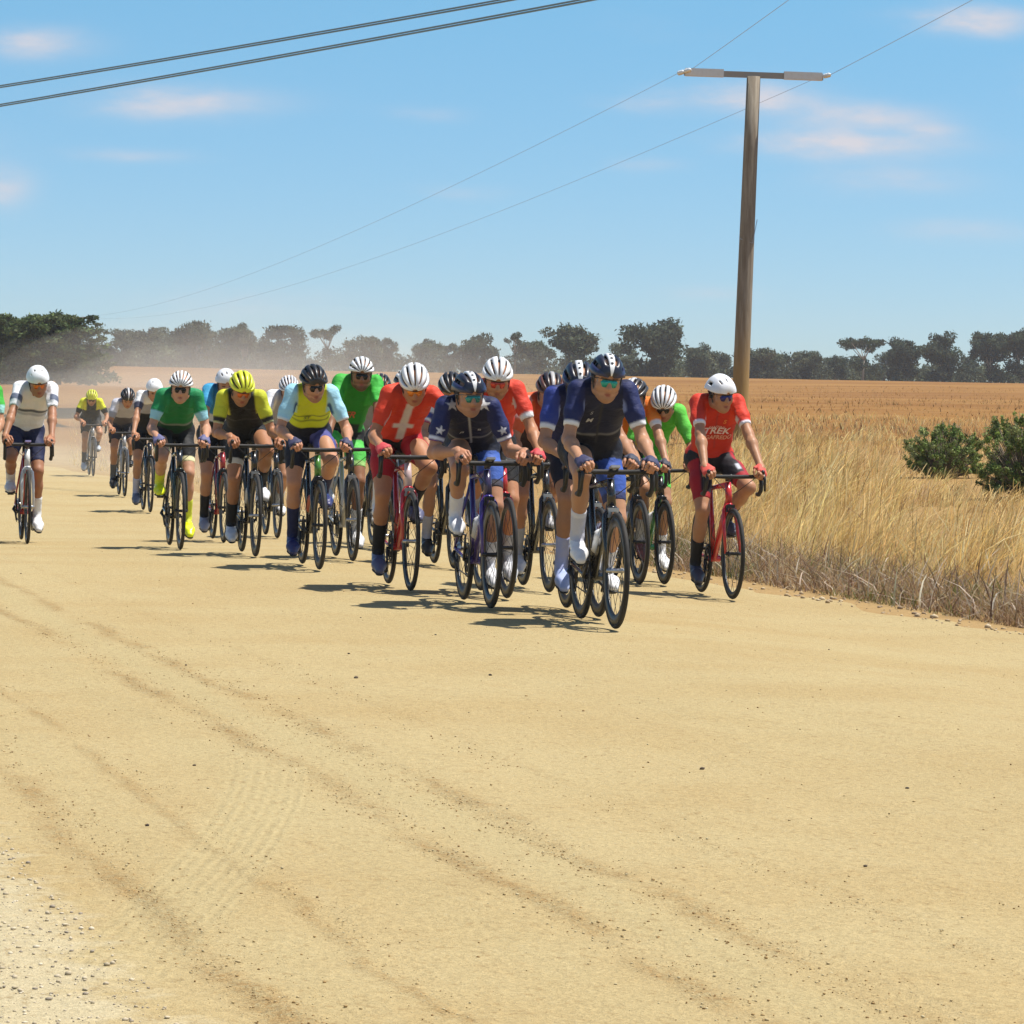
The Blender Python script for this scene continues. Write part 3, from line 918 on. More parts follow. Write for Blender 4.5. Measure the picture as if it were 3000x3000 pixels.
def bike_parts():
    o = {}
    m = MB()
    m.tube([(0, 0, .283), (0, .425, .725)], [.030, .027], 10, sx=.8)
    m.tube([(0, -.165, .79), (0, .385, .83)], [.0165, .021], 10)
    m.tube([(0, -.0, .275), (0, -.165, .81)], [.021, .0165], 10)
    for q in (-1, 1):
        m.tube([(q * .012, -.02, .275), (q * .045, -.14, .285), (q * .062, -.405, .335)], [.016, .012, .009], 8)
        m.tube([(q * .010, -.150, .755), (q * .052, -.33, .46), (q * .062, -.405, .335)], [.0095, .0085, .008], 8)
    m.lathe([(.024, -.045), (.024, .045)], seg=14, c=BB)
    o['frame'] = m.mesh('frame')
    m = MB(); m.tube([HB_, HT], [.0265, .0235], 14); o['head_tube'] = m.mesh('head_tube')
    m = MB()
    m.tube([(0, .449, .690), (0, .456, .672)], [.027, .030], 12)
    for q in (-1, 1):
        m.tube([(q * .014, .455, .682), (q * .040, .470, .645), (q * .050, .505, .54), (q * .054, .600, .335)], [.018, .017, .0145, .009], 8)
    o['fork'] = m.mesh('fork')
    m = MB(); m.tube([(0, -.160, .79), (0, -.196, .915)], .0138, 10); m.box((0, -.196, .912), (.03, .05, .02)); o['seatpost'] = m.mesh('seatpost')
    # saddle
    m = MB(); V = []; F = []; ny, nx = 12, 7
    for i in range(ny):
        t = i / (ny - 1); y = -.32 + .275 * t
        wd = .068 * (1 - sstep(t, .15, .62)) + .019
        for k in range(nx):
            x = (k / (nx - 1) - .5) * 2
            V.append((x * wd, y, .935 - .020 * x * x - .006 * math.sin(t * 3.1) + (.012 if t < .1 else 0)))
    V += [(p[0] * .8, p[1], p[2] - .024) for p in V]
    o_ = ny * nx
    for i in range(ny - 1):
        for k in range(nx - 1):
            a = i * nx + k; F += [(a, a + 1, a + nx + 1, a + nx), (o_ + a, o_ + a + nx, o_ + a + nx + 1, o_ + a + 1)]
    for i in range(ny - 1):
        a = i * nx; F += [(a, a + nx, o_ + a + nx, o_ + a)]; a += nx - 1; F += [(a, o_ + a, o_ + a + nx, a + nx)]
    for k in range(nx - 1):
        F += [(k, o_ + k, o_ + k + 1, k + 1)]; a = (ny - 1) * nx + k; F += [(a, a + 1, o_ + a + 1, o_ + a)]
    m.add(V, F); o['saddle'] = m.mesh('saddle')
    m = MB(); m.tube([(0, .398, .855), (0, .394, .885)], .019, 12); m.tube([(0, .394, .872), (0, .500, .890)], [.019, .018], 10); o['stem'] = m.mesh('stem')
    m = MB()
    path = [(-.205, .47, .765), (-.205, .515, .762), (-.207, .568, .795), (-.207, .578, .845), (-.205, .560, .883), (-.200, .528, .893), (-.165, .503, .892), (-.05, .500, .890)]
    pts = path + [(-p[0], p[1], p[2]) for p in path[::-1]]
    m.tube(pts, [.0155, .0155, .0155, .0155, .016, .016, .0145, .0155] + [.0155, .0145, .016, .016, .0155, .0155, .0155, .0155], 9); o['handlebar'] = m.mesh('handlebar')
    for q in (-1, 1):
        m = MB(); x = q * .206
        m.tube([(x, .535, .897), (x, .580, .913), (x - q * .004, .625, .916), (x - q * .005, .650, .930), (x - q * .005, .658, .938)], [.019, .0175, .0165, .0150, .010], 10)
        m.tube([(x, .640, .918), (x + q * .006, .658, .875), (x + q * .012, .640, .790)], [.009, .008, .006], 6, sx=1.4)
        o['lever%d' % q] = m.mesh('brake_lever')
    m = MB(); m.box((0, .488, .676), (.062, .035, .022)); m.box((.022, .487, .655), (.014, .03, .045)); m.box((-.022, .487, .655), (.014, .03, .045)); m.box((.03, .5, .64), (.008, .022, .018)); m.box((-.03, .5, .64), (.008, .022, .018)); o['brake_caliper'] = m.mesh('brake_caliper', False)
    m = MB(); m.lathe([(.106, .046), (.106, .050), (.085, .052), (.085, .044)], seg=36, closed=True)
    m.lathe([(.076, .040), (.076, .043), (.06, .043), (.06, .040)], seg=24, closed=True)
    for k in range(4):
        a = R(45 + 90 * k); m.box((.047, .05 * math.cos(a), .05 * math.sin(a)), (.008, .016, .09), Matrix.Rotation(-(a - math.pi / 2) , 3, 'X'))
    m.lathe([(.017, -.062), (.017, .062)], seg=12)
    o['crankset'] = m.mesh('crankset')
    m = MB(); m.tube([(0, 0, 0), (0, .172, 0)], [.016, .011], 8, sx=.6); o['crank_arm'] = m.mesh('crank_arm')
    m = MB(); m.tube([(0, 0, 0), (.05, 0, 0)], .006, 6); m.box((.050, 0, 0), (.055, .065, .012)); o['pedal'] = m.mesh('pedal', False)
    m = MB(); m.lathe([(.026, .028), (.052, .031), (.045, .036), (.036, .042), (.028, .050)], seg=24, c=(0, -.405, .335)); o['cassette'] = m.mesh('cassette', False)
    m = MB(); m.tube([(.040, 0, .380), (.040, -.405, .383)], .004, 5); m.tube([(.040, .01, .170), (.044, -.37, .205)], .004, 5)
    o['chain'] = m.mesh('chain')
    m = MB(); m.tube([(.062, -.408, .318), (.075, -.40, .285), (.058, -.375, .255), (.05, -.345, .185)], [.010, .016, .010, .008], 7)
    m.lathe([(.022, .044), (.022, .050)], seg=12, c=(0, -.385, .255)); m.lathe([(.022, .044), (.022, .050)], seg=12, c=(0, -.348, .19)); o['derailleur'] = m.mesh('derailleur')
    m = MB()
    d = Vector((0, .425, .442)).normalized(); nn = Vector((0, -d.z, d.y)); c = Vector((0, .13, .42)) + nn * .07
    m.tube([c - d * .05 - nn * .04, c + d * .10 - nn * .04], .004, 5)
    for q in (-1, 1): m.tube([c + d * .09 + Vector((q * .037, 0, 0)), c - d * .03 + Vector((q * .037, 0, 0)) , c - d * .06 - nn * .03], .0035, 5)
    o['bottle_cage'] = m.mesh('bottle_cage')
    b = MB()
    q4 = d.to_track_quat('Z', 'Y').to_matrix(); tmp = MB()
    tmp.lathe([(.030, 0), (.035, .006), (.036, .08), (.033, .09), (.036, .10), (.036, .135), (.026, .150), (.012, .153), (.010, .172), (.007, .178)], axis='Z', seg=18)
    V = [q4 @ Vector(p) + c - d * .055 for p in tmp.v[0]]
    b.add(V, tmp.f); o['bottle'] = b.mesh('bottle')
    m = MB(); m.box((0, .512, .916), (.052, .075, .014), Matrix.Rotation(R(12), 3, 'X')); m.box((0, .500, .905), (.02, .02, .014)); o['bike_computer'] = m.mesh('bike_computer', False)
    m = MB(); 
    for q in (-1, 1):
        m.tube([(q * .19, .565, .905), (q * .15, .60, .88), (q * .06, .545, .80), (q * .02, .475, .76)], .0028, 5)
    o['cable'] = m.mesh('cable')
    return o
BP = bike_parts()
for me in list(WP.values()) + list(BP.values()): me.materials.append(M_BLACK)
def part(name, me, mat, parent, loc=None, rotx=None):
    ob = bpy.data.objects.new(name, me); COL.objects.link(ob); ob.parent = parent
    ob.material_slots[0].link = 'OBJECT'; ob.material_slots[0].material = mat
    if loc is not None: ob.location = loc
    if rotx is not None: ob.rotation_euler = (rotx, 0, 0)
    return ob
def make_bike(spec, loc, yaw):
    k = spec['bike']
    fm = solid('frame_paint', k.get('frame', (.02, .02, .022)), .25, 0, .12, coat=.4)
    hm = solid('frame_paint', k.get('head', k.get('frame', (.02, .02, .022))), .25, 0, .12, coat=.4)
    km = solid('frame_paint', k.get('fork', k.get('frame', (.02, .02, .022))), .25, 0, .12, coat=.4)
    bar = solid('bar_tape', k.get('bar', (.015, .015, .016)), .7)
    b = bpy.data.objects.new('racing_bicycle', None); COL.objects.link(b)
    b.location = loc; b.rotation_euler = (0, 0, yaw); b.empty_display_size = .2
    tag(b, spec['blabel'], 'bicycle', spec.get('bgroup', 'racing bicycles in the bunch'))
    part('frame', BP['frame'], fm, b); part('head_tube', BP['head_tube'], hm, b); part('fork', BP['fork'], km, b)
    part('seatpost', BP['seatpost'], M_BLACK, b); part('saddle', BP['saddle'], solid('saddle', k.get('saddle', (.015, .015, .015)), .5), b)
    part('stem', BP['stem'], M_BLACK, b)
    hb = part('handlebar', BP['handlebar'], bar, b)
    part('brake_lever', BP['lever1'], M_BLACK, hb); part('brake_lever', BP['lever-1'], M_BLACK, hb)
    if k.get('computer'): part('bike_computer', BP['bike_computer'], solid('computer_case', k['computer'], .4), hb)
    part('cable', BP['cable'], M_BLACK, b)
    part('brake_caliper', BP['brake_caliper'], M_STEEL if k.get('silver') else M_DARKMET, b)
    deep = k.get('deep', True)
    for i, c in enumerate((FRONT, REAR)):
        wh = bpy.data.objects.new('wheel', None); COL.objects.link(wh); wh.parent = b; wh.location = c; wh.empty_display_size = .1
        wh.rotation_euler = (R(rng.uniform(0, 18)), 0, 0)
        part('tyre', WP['tyre'], k.get('tyre', M_RUBBER), wh)
        part('rim', WP['deep_rim' if deep else 'rim'], k.get('rim', M_RIM), wh)
        part('spokes', WP['deep_spokes' if deep else 'spokes'], M_DARKMET, wh)
        part('hub', WP['hub'], M_STEEL if k.get('silver') else M_DARKMET, wh)
    cs = part('crankset', BP['crankset'], M_DARKMET, b, BB)
    phi = R(spec['phi'])
    for q in (1, -1):
        a = phi if q == 1 else phi + math.pi
        part('crank_arm', BP['crank_arm'], M_DARKMET, cs, (q * .070, 0, 0), a)
        pd = part('pedal', BP['pedal'], M_BLACK, cs, (q * .072, .172 * math.cos(a), .172 * math.sin(a)), R(-18))
        if q == -1: pd.rotation_euler = (R(18), 0, math.pi)
    part('cassette', BP['cassette'], M_STEEL, b); part('chain', BP['chain'], M_DARKMET, b); part('derailleur', BP['derailleur'], M_BLACK, b)
    part('bottle_cage', BP['bottle_cage'], M_BLACK, b)
    if 'bottle' in k:
        bt = part('bottle', BP['bottle'], solid('bottle_plastic', k['bottle'], .4, 0, .06), None)
        bt.location = loc; bt.rotation_euler = (0, 0, yaw)
        tag(bt, k['bottle_label'], 'bottle', 'drink bottles in frame cages')
    return b
# ------------------------------------------------------------------ ground, road, field
def grid_mesh(name, os_, as_, zf, mat):
    O, A = np.meshgrid(os_, as_, indexing='ij')
    Z = zf(O, A)
    V = np.stack([O, A, Z], -1).reshape(-1, 3)
    no, na = O.shape
    I = np.arange(no * na).reshape(no, na)
    F = np.stack([I[:-1, :-1], I[1:, :-1], I[1:, 1:], I[:-1, 1:]], -1).reshape(-1, 4)
    me = np_mesh(name, V, F, mats=[mat])
    ob = link(name, me); ob.rotation_euler = (0, 0, YAW)
    tag(ob, kind='structure')
    return ob
def vnoise(x, y, seed=0):
    x = np.asarray(x, float); y = np.asarray(y, float)
    xi, yi = np.floor(x).astype(np.int64), np.floor(y).astype(np.int64)
    xf, yf = x - xi, y - yi
    def hsh(a, b):
        n = np.sin(a * 127.1 + b * 311.7 + seed * 74.7) * 43758.5453
        return n - np.floor(n)
    u, v = xf * xf * (3 - 2 * xf), yf * yf * (3 - 2 * yf)
    return (hsh(xi, yi) * (1 - u) + hsh(xi + 1, yi) * u) * (1 - v) + (hsh(xi, yi + 1) * (1 - u) + hsh(xi + 1, yi + 1) * u) * v
def fbm(x, y, seed=0, oct=4):
    t = 0; a = .5
    for i in range(oct):
        t = t + a * vnoise(x * 2 ** i, y * 2 ** i, seed + i); a *= .5
    return t / (1 - .5 ** oct)

RUTS = [(EDGE_L + .10, .085), (EDGE_L + .46, .05), (EDGE_L + 1.10, .075), (EDGE_L + 1.44, .075), (EDGE_L + 1.9, .05)]
def road_z(O, A):
    d = np.hypot(O, A)
    near = 1 - sstep(A, 16, 26)
    z = (fbm(O * 3.1, A * 1.1, 3) - .5) * .016 * near + (fbm(O * 14, A * 9, 5) - .5) * .010 * near
    for (c, wd) in RUTS:
        cw = c + (vnoise(A * .35, c) - .5) * .12
        g = np.exp(-((O - cw) / wd) ** 2)
        z = z + near * g * (-.004 + (fbm(O * 22, A * 20, 9, 2) - .5) * .024)
    ed = np.minimum(O - (EDGE_L - .95), (EDGE_R + .35) - O)
    wig = (fbm(A * 1.7, O * .8, 11, 5) - .5) * .7
    edge = sstep(ed + wig, 0.0, .55)
    z = (z + .006) * edge - .02 * (1 - edge)
    return z + terrain(np.minimum(O, EDGE_R), A) + 0.0

mr, x, p = new_mat('sandy_road')
tcn = x.n('ShaderNodeTexCoord'); ob = tcn.outputs['Object']
sp3 = x.n('ShaderNodeSeparateXYZ', ins={0: ob}); ox, oy = sp3.outputs[0], sp3.outputs[1]
n_big = x.noise(ob, .55, 4, .55); n_mid = x.noise(ob, 3.2, 5, .6, sc=(1, .35, 1)); n_fine = x.noise(ob, 55, 4, .7); n_gr = x.noise(ob, 160, 2, .6)
n_str = x.noise(ob, 9, 4, .6, sc=(1, .07, 1))
n_edge = x.noise(ob, 5, 4, .65)
c = x.mix(x.ramp(n_big, .35, .7), (.425, .333, .168), (.395, .292, .136))
c = x.mix(x.m('MULTIPLY', x.ramp(n_mid, .5, .8), .35), c, (.37, .255, .11))
c = x.mix(x.m('MULTIPLY', x.ramp(n_str, .52, .75), .35), c, (.42, .335, .178))
mask = None
for i, (ce, wd) in enumerate(RUTS):
    wv = x.m('ADD', x.m('SUBTRACT', ox, ce), x.m('MULTIPLY', x.m('SUBTRACT', x.noise(ob, .5, 2, .5), .5), .25))
    dn = x.m('DIVIDE', x.m('ADD', wv, x.m('MULTIPLY', x.m('SUBTRACT', x.noise(ob, 3.1, 4, .6), .5), .10)), wd * .60)
    g = x.m('POWER', 2.718, x.m('MULTIPLY', x.m('MULTIPLY', dn, dn), -1.0))
    g = x.m('MULTIPLY', g, x.ramp(x.noise(ob, 1.1 + .2 * i, 3, .6, sc=(1, .5, 1)), .24 if i == 0 else .36, .58))
    g = x.m('MULTIPLY', g, (.75, .38, .60, .50, .12)[i])
    mask = g if mask is None else x.m('MAXIMUM', mask, g)
rough_m = x.m('MULTIPLY', mask, x.ramp(x.noise(ob, 17, 6, .8, sc=(1, .5, 1)), .42, .60))
c = x.mix(x.m('MULTIPLY', rough_m, .8), c, (.38, .205, .060))
# pale polished wheel paths between the loose bands
for (ce, wd, st) in ((EDGE_L + 1.27, .10, .7), (EDGE_L + .27, .12, .35), (EDGE_L + 3.3, .5, .25), (EDGE_L + .85, .16, .4)):
    dn = x.m('DIVIDE', x.m('ADD', x.m('SUBTRACT', ox, ce), x.m('MULTIPLY', x.m('SUBTRACT', n_big, .5), .25)), wd)
    g = x.m('MULTIPLY', x.m('POWER', 2.718, x.m('MULTIPLY', x.m('MULTIPLY', dn, dn), -1.0)), st)
    c = x.mix(g, c, (.405, .325, .165))
# tread ridges of a vehicle that turned off the road
_p0 = to_road(ground_at(450, 2740)); _p1 = to_road(ground_at(740, 2440)); _l = math.hypot(_p1[0] - _p0[0], _p1[1] - _p0[1])
tdx, tdy = (_p1[0] - _p0[0]) / _l, (_p1[1] - _p0[1]) / _l
rx, ry = x.m('SUBTRACT', ox, _p0[0]), x.m('SUBTRACT', oy, _p0[1])
tl = x.m('ADD', x.m('MULTIPLY', rx, tdx), x.m('MULTIPLY', ry, tdy))
tx = x.m('SUBTRACT', x.m('MULTIPLY', rx, tdy), x.m('MULTIPLY', ry, tdx))
tx = x.m('ADD', tx, x.m('MULTIPLY', x.m('POWER', x.m('MAXIMUM', x.m('SUBTRACT', tl, _l * .5), 0.0), 2.0), .016))
tm = x.m('MULTIPLY', x.m('SUBTRACT', 1.0, x.ramp(x.m('ABSOLUTE', tx), .11, .16)), x.m('SUBTRACT', 1.0, x.ramp(x.m('ABSOLUTE', x.m('SUBTRACT', tl, _l * .85)), _l * .7, _l * 1.5)))
ridge = x.m('MULTIPLY', x.m('MULTIPLY', x.m('SINE', x.m('MULTIPLY', tx, 2 * math.pi / .037)), tm), x.ramp(x.noise(ob, 7, 4, .65), .38, .6))
c = x.mix(x.m('MULTIPLY', tm, .55), c, (.42, .34, .175))
c = x.mix(x.m('MULTIPLY', x.m('MAXIMUM', x.m('MULTIPLY', ridge, -1.0), 0.0), .22), c, (.30, .22, .10))
# grains
eb = x.m('MULTIPLY', x.m('SUBTRACT', 1.0, x.ramp(x.m('ADD', ox, x.m('MULTIPLY', x.m('SUBTRACT', n_edge, .5), .7)), EDGE_L - .30, EDGE_L - .04)), .95)
c = x.mix(eb, c, (.475, .40, .245))
n_flk = x.noise(ob, 26, 5, .75, sc=(1, .55, 1)); n_clod = x.noise(ob, 75, 4, .75)
c = x.mix(x.m('MULTIPLY', x.ramp(n_flk, .54, .66), .55), c, (.285, .195, .085))
c = x.mix(x.m('MULTIPLY', x.ramp(n_flk, .45, .30), .35), c, (.44, .36, .20))
c = x.mix(x.m('MULTIPLY', x.m('MULTIPLY', x.ramp(n_clod, .52, .62), x.m('ADD', .18, mask)), .8), c, (.27, .140, .038))
gm = x.m('ADD', .42, x.m('ADD', x.m('MULTIPLY', n_fine, .62), x.m('MULTIPLY', x.noise(ob, 34, 5, .8, sc=(1, .6, 1)), .54)))
gv = x.n('ShaderNodeVectorMath', operation='SCALE', ins={0: c, 'Scale': gm})
sp_dark = x.m('MULTIPLY', x.ramp(n_gr, .62, .74), .35)
c2 = x.mix(sp_dark, gv.outputs[0], (.20, .135, .06))
x.t.links.new(c2, p.inputs['Base Color']); p.inputs['Roughness'].default_value = .95; p.inputs['Specular IOR Level'].default_value = .15
hgt = x.m('ADD', x.m('MULTIPLY', n_fine, x.m('ADD', .018, x.m('MULTIPLY', mask, .03))), x.m('ADD', x.m('MULTIPLY', ridge, .0022), x.m('MULTIPLY', n_gr, .003)))
bmp = x.n('ShaderNodeBump', ins={'Height': hgt, 'Strength': .8, 'Distance': 1.0}); x.t.links.new(bmp.outputs[0], p.inputs['Normal'])

os_r = np.concatenate([[EDGE_L - 1.6], np.arange(EDGE_L - 1.4, EDGE_R + .55, .07), [EDGE_R + .9]])
as_r = [3.0]
while as_r[-1] < 900: as_r.append(as_r[-1] + max(.075, as_r[-1] * .0105 if as_r[-1] < 60 else as_r[-1] * .04))
as_r = np.concatenate([np.arange(-20, 3, 1.0), as_r])
road = grid_mesh('road', os_r, as_r, road_z, mr)

# pale gravel shoulder where the camera stands
ms, x, p = new_mat('gravel_shoulder')
tcn = x.n('ShaderNodeTexCoord'); ob = tcn.outputs['Object']
a1 = x.noise(ob, 1.6, 5, .6); a2 = x.noise(ob, 38, 4, .7); a3 = x.n('ShaderNodeTexVoronoi', ins={'Vector': ob, 'Scale': 70.0})
c = x.mix(x.ramp(a1, .35, .65), (.50, .43, .275), (.44, .36, .205))
c = x.mix(x.m('MULTIPLY', x.ramp(x.noise(ob, 9, 4, .7, sc=(.4, 1, 1)), .55, .7), .5), c, (.36, .27, .14))
c = x.mix(x.m('MULTIPLY', x.ramp(a3.outputs['Distance'], .25, .6), .35), c, (.40, .31, .2))
sc_ = x.n('ShaderNodeVectorMath', operation='SCALE', ins={0: c, 'Scale': x.m('ADD', .76, x.m('MULTIPLY', a2, .5))})
x.t.links.new(sc_.outputs[0], p.inputs['Base Color']); p.inputs['Roughness'].default_value = .95; p.inputs['Specular IOR Level'].default_value = .15
bmp = x.n('ShaderNodeBump', ins={'Height': x.m('ADD', x.m('MULTIPLY', a2, .02), x.m('MULTIPLY', a3.outputs['Distance'], .006)), 'Strength': .9, 'Distance': 1.0}); x.t.links.new(bmp.outputs[0], p.inputs['Normal'])
def sh_z(O, A):
    return terrain(np.minimum(O, EDGE_R), A) + (fbm(O * 6, A * 5, 21) - .5) * .012 * (1 - sstep(A, 25, 50))
as_s = [-20.0]
while as_s[-1] < 1500: as_s.append(as_s[-1] + max(.12 if as_s[-1] > 5 else 1.0, as_s[-1] * .02 if as_s[-1] < 60 else as_s[-1] * .08))
os_s = np.concatenate([[-700, -300, -120, -50, -20, -8, -4, -2], np.arange(-1.2, EDGE_L - .3, .09), np.linspace(EDGE_L - .25, EDGE_R - .4, 6)])
# the part below the road is kept well under it
def sh_z2(O, A):
    z = sh_z(O, A); return z - .06 * sstep(O, EDGE_L - .5, EDGE_L - .25)
shoulder = grid_mesh('gravel_shoulder', os_s, np.array(as_s), sh_z2, ms)

# dry field on the right
mf, x, p = new_mat('dry_field')
tcn = x.n('ShaderNodeTexCoord'); ob = tcn.outputs['Object']
sp3 = x.n('ShaderNodeSeparateXYZ', ins={0: ob})
b1 = x.noise(ob, .012, 5, .6, sc=(1, 2.6, 1)); b2 = x.noise(ob, .09, 5, .6, sc=(.5, 2.5, 1)); b3 = x.noise(ob, 1.2, 5, .7); b4 = x.noise(ob, 25, 4, .7)
c = x.mix(x.ramp(b1, .38, .62), (.270, .140, .040), (.200, .092, .025))
c = x.mix(x.m('MULTIPLY', x.ramp(b2, .45, .72), .38), c, (.34, .21, .078))
c = x.mix(x.m('MULTIPLY', x.ramp(b3, .5, .75), .35), c, (.16, .085, .03))
verge = x.m('SUBTRACT', 1.0, x.ramp(sp3.outputs[0], EDGE_R + 1.0, EDGE_R + 4.0))
sandy = x.mix(x.ramp(b3, .4, .65), (.36, .265, .14), (.29, .20, .10))
c = x.mix(verge, c, sandy)
c = x.mix(x.m('MULTIPLY', x.ramp(x.n('ShaderNodeVectorMath', operation='LENGTH', ins={0: ob}).outputs['Value'], 90, 55), .8), c, (.34, .22, .09))
sc_ = x.n('ShaderNodeVectorMath', operation='SCALE', ins={0: c, 'Scale': x.m('ADD', .72, x.m('MULTIPLY', b4, .55))})
x.t.links.new(sc_.outputs[0], p.inputs['Base Color']); p.inputs['Roughness'].default_value = .95; p.inputs['Specular IOR Level'].default_value = .1
bmp = x.n('ShaderNodeBump', ins={'Height': x.m('ADD', x.m('MULTIPLY', b3, .12), x.m('MULTIPLY', b4, .03)), 'Strength': .7, 'Distance': 1.0}); x.t.links.new(bmp.outputs[0], p.inputs['Normal'])
def fd_z(O, A):
    return terrain(O, A) - .06 * (1 - sstep(O, EDGE_R - .6, EDGE_R - .2)) + (fbm(O * 4, A * 4, 31) - .5) * .05 * sstep(O, EDGE_R, EDGE_R + .6) * (1 - sstep(A, 60, 90))
os_f = [EDGE_R - .4 - .0]
while os_f[-1] < 1600: os_f.append(os_f[-1] + max(.12, (os_f[-1] - EDGE_R) * .09))
as_f = [-20.0]
while as_f[-1] < 3500: as_f.append(as_f[-1] + max(.3 if as_f[-1] > 12 else 1.0, as_f[-1] * .02))
field = grid_mesh('field', np.array(os_f), np.array(as_f), fd_z, mf)

def land_z(o, a):
    o = np.asarray(o, float); a = np.asarray(a, float)
    return np.where(o < EDGE_R - .1, terrain(np.minimum(o, EDGE_R), a), terrain(o, a))
def w_of(o, a):
    o = np.asarray(o, float); a = np.asarray(a, float)
    return np.stack([o * RR.x + a * RD.x, o * RR.y + a * RD.y], -1)
def ro_of(xy):
    xy = np.asarray(xy, float)
    return xy[..., 0] * RR.x + xy[..., 1] * RR.y, xy[..., 0] * RD.x + xy[..., 1] * RD.y
def place(px, d):
    """a spot on the land in the direction of photo column px, d metres away"""
    v = ray(px, HOR + .0157 * (px - 1500)); xx = v.x / v.y * d
    o, a = ro_of(np.array((xx, d)))
    return Vector((xx, d, float(land_z(o, a))))

# ------------------------------------------------------------------ loose stones on road and shoulder
def stones():
    ico = np.array([(0, 0, 1), (.89, 0, .45), (.28, .85, .45), (-.72, .53, .45), (-.72, -.53, .45), (.28, -.85, .45), (.72, .53, -.45), (-.28, .85, -.45), (-.89, 0, -.45), (-.28, -.85, -.45), (.72, -.53, -.45), (0, 0, -1)])
    fc = np.array([(0, 1, 2), (0, 2, 3), (0, 3, 4), (0, 4, 5), (0, 5, 1), (1, 6, 2), (2, 7, 3), (3, 8, 4), (4, 9, 5), (5, 10, 1), (2, 6, 7), (3, 7, 8), (4, 8, 9), (5, 9, 10), (1, 10, 6), (11, 7, 6), (11, 8, 7), (11, 9, 8), (11, 10, 9), (11, 6, 10)])
    pts = []
    def put(n, fo, amin, amax, s0, s1, pal):
        a = amin * (amax / amin) ** rng.random(n); o = fo(n, a)
        s = s0 * (s1 / s0) ** (rng.random(n) ** 1.8)
        for i in range(n): pts.append((o[i], a[i], s[i], pal[rng.integers(len(pal))]))
    road_pal = [(.40, .29, .135), (.33, .21, .085), (.44, .34, .18), (.26, .16, .065), (.46, .38, .22)]
    sh_pal = [(.54, .45, .31), (.48, .40, .28), (.40, .33, .22), (.3, .25, .19), (.58, .5, .37)]
    for (c, wd) in RUTS:
        put(2600 if wd > .06 else 800, lambda n, a, c=c, wd=wd: c + rng.normal(0, wd * .8, n) + (vnoise(a * .35, c) - .5) * .12, 7, 22, .0015, .005, road_pal)
    put(2600, lambda n, a: EDGE_L + rng.random(n) * (EDGE_R - EDGE_L), 7, 34, .0018, .006, road_pal)
    put(5200, lambda n, a: EDGE_L - .1 - np.abs(rng.normal(0, .5, n)), 7, 22, .002, .009, sh_pal)
    put(26, lambda n, a: EDGE_L + rng.random(n) * (EDGE_R - EDGE_L), 9, 34, .007, .012, [(.06, .045, .035), (.12, .09, .06)])
    put(700, lambda n, a: EDGE_R - .15 + np.abs(rng.normal(0, .35, n)), 14, 40, .008, .03, [(.4, .3, .18), (.3, .22, .14), (.5, .4, .26)])
    n = len(pts); P = np.array([q[:3] for q in pts]); C = np.array([q[3] for q in pts])
    z = np.where(P[:, 0] < EDGE_L - 1.3, sh_z(P[:, 0], P[:, 1]), np.where(P[:, 0] < EDGE_R, np.maximum(road_z(P[:, 0], P[:, 1]), np.where(P[:, 0] < EDGE_L - .4, sh_z(P[:, 0], P[:, 1]), -9)), land_z(P[:, 0], P[:, 1])))
    sc = P[:, 2][:, None, None] * rng.uniform(.6, 1.25, (n, 1, 3)) * np.array((1, 1, .62))
    ang = rng.random(n) * 6.28; ca, sa = np.cos(ang), np.sin(ang)
    V = ico[None] * sc * rng.uniform(.75, 1.15, (n, 12, 1))
    Vx = V[..., 0] * ca[:, None] - V[..., 1] * sa[:, None]; Vy = V[..., 0] * sa[:, None] + V[..., 1] * ca[:, None]
    V = np.stack([Vx + P[:, :1], Vy + P[:, 1:2], V[..., 2] + (z + P[:, 2] * .25)[:, None]], -1).reshape(-1, 3)
    F = (fc[None] + (np.arange(n) * 12)[:, None, None]).reshape(-1, 3)
    me = np_mesh('gravel', V, F, smooth=False, col=np.repeat(C, 12, 0), mats=[attr_mat('stone', .9, 0, 120, 0, .2)])
    ob = link('gravel', me); ob.rotation_euler = (0, 0, YAW); tag(ob, kind='stuff')
stones()

# ------------------------------------------------------------------ grass
def blades(name, o, a, z0, hgt, wid, lean_dir, lean, col, seg=3, droop=None, head=None):
    n = len(o)
    t = np.linspace(0, 1, seg + 1)
    ang = rng.random(n) * math.pi
    wx, wy = np.cos(ang), np.sin(ang)
    dx, dy = np.cos(lean_dir), np.sin(lean_dir)
    V = np.zeros((n, seg + 1, 2, 3))
    for i, tt in enumerate(t):
        off = lean * hgt * tt ** 1.8
        zz_ = z0 + hgt * (tt - .28 * (lean * tt) ** 2)
        wv = wid * ((1 - tt) ** .55 * .92 + .08)
        if head is not None: wv = wv + head * wid * np.exp(-((tt - .86) / .14) ** 2)
        for k, s_ in ((0, -1), (1, 1)):
            V[:, i, k, 0] = o + dx * off + wx * wv * s_ * .5
            V[:, i, k, 1] = a + dy * off + wy * wv * s_ * .5
            V[:, i, k, 2] = zz_
    b = (np.arange(n) * (seg + 1) * 2)[:, None]
    F = np.concatenate([np.stack([b + 2 * i, b + 2 * i + 1, b + 2 * i + 3, b + 2 * i + 2], -1).reshape(-1, 4) for i in range(seg)])
    C = np.repeat(col, (seg + 1) * 2, 0)
    return V.reshape(-1, 3), F, C
def join_blades(name, sets, mat):
    Vs, Fs, Cs = [], [], []; off = 0
    for V, F, C in sets:
        Vs.append(V); Fs.append(F + off); Cs.append(C); off += len(V)
    me = np_mesh(name, np.concatenate(Vs), np.concatenate(Fs), smooth=True, col=np.concatenate(Cs), mats=[mat])
    ob = link(name, me); ob.rotation_euler = (0, 0, YAW)
    return tag(ob, kind='stuff')
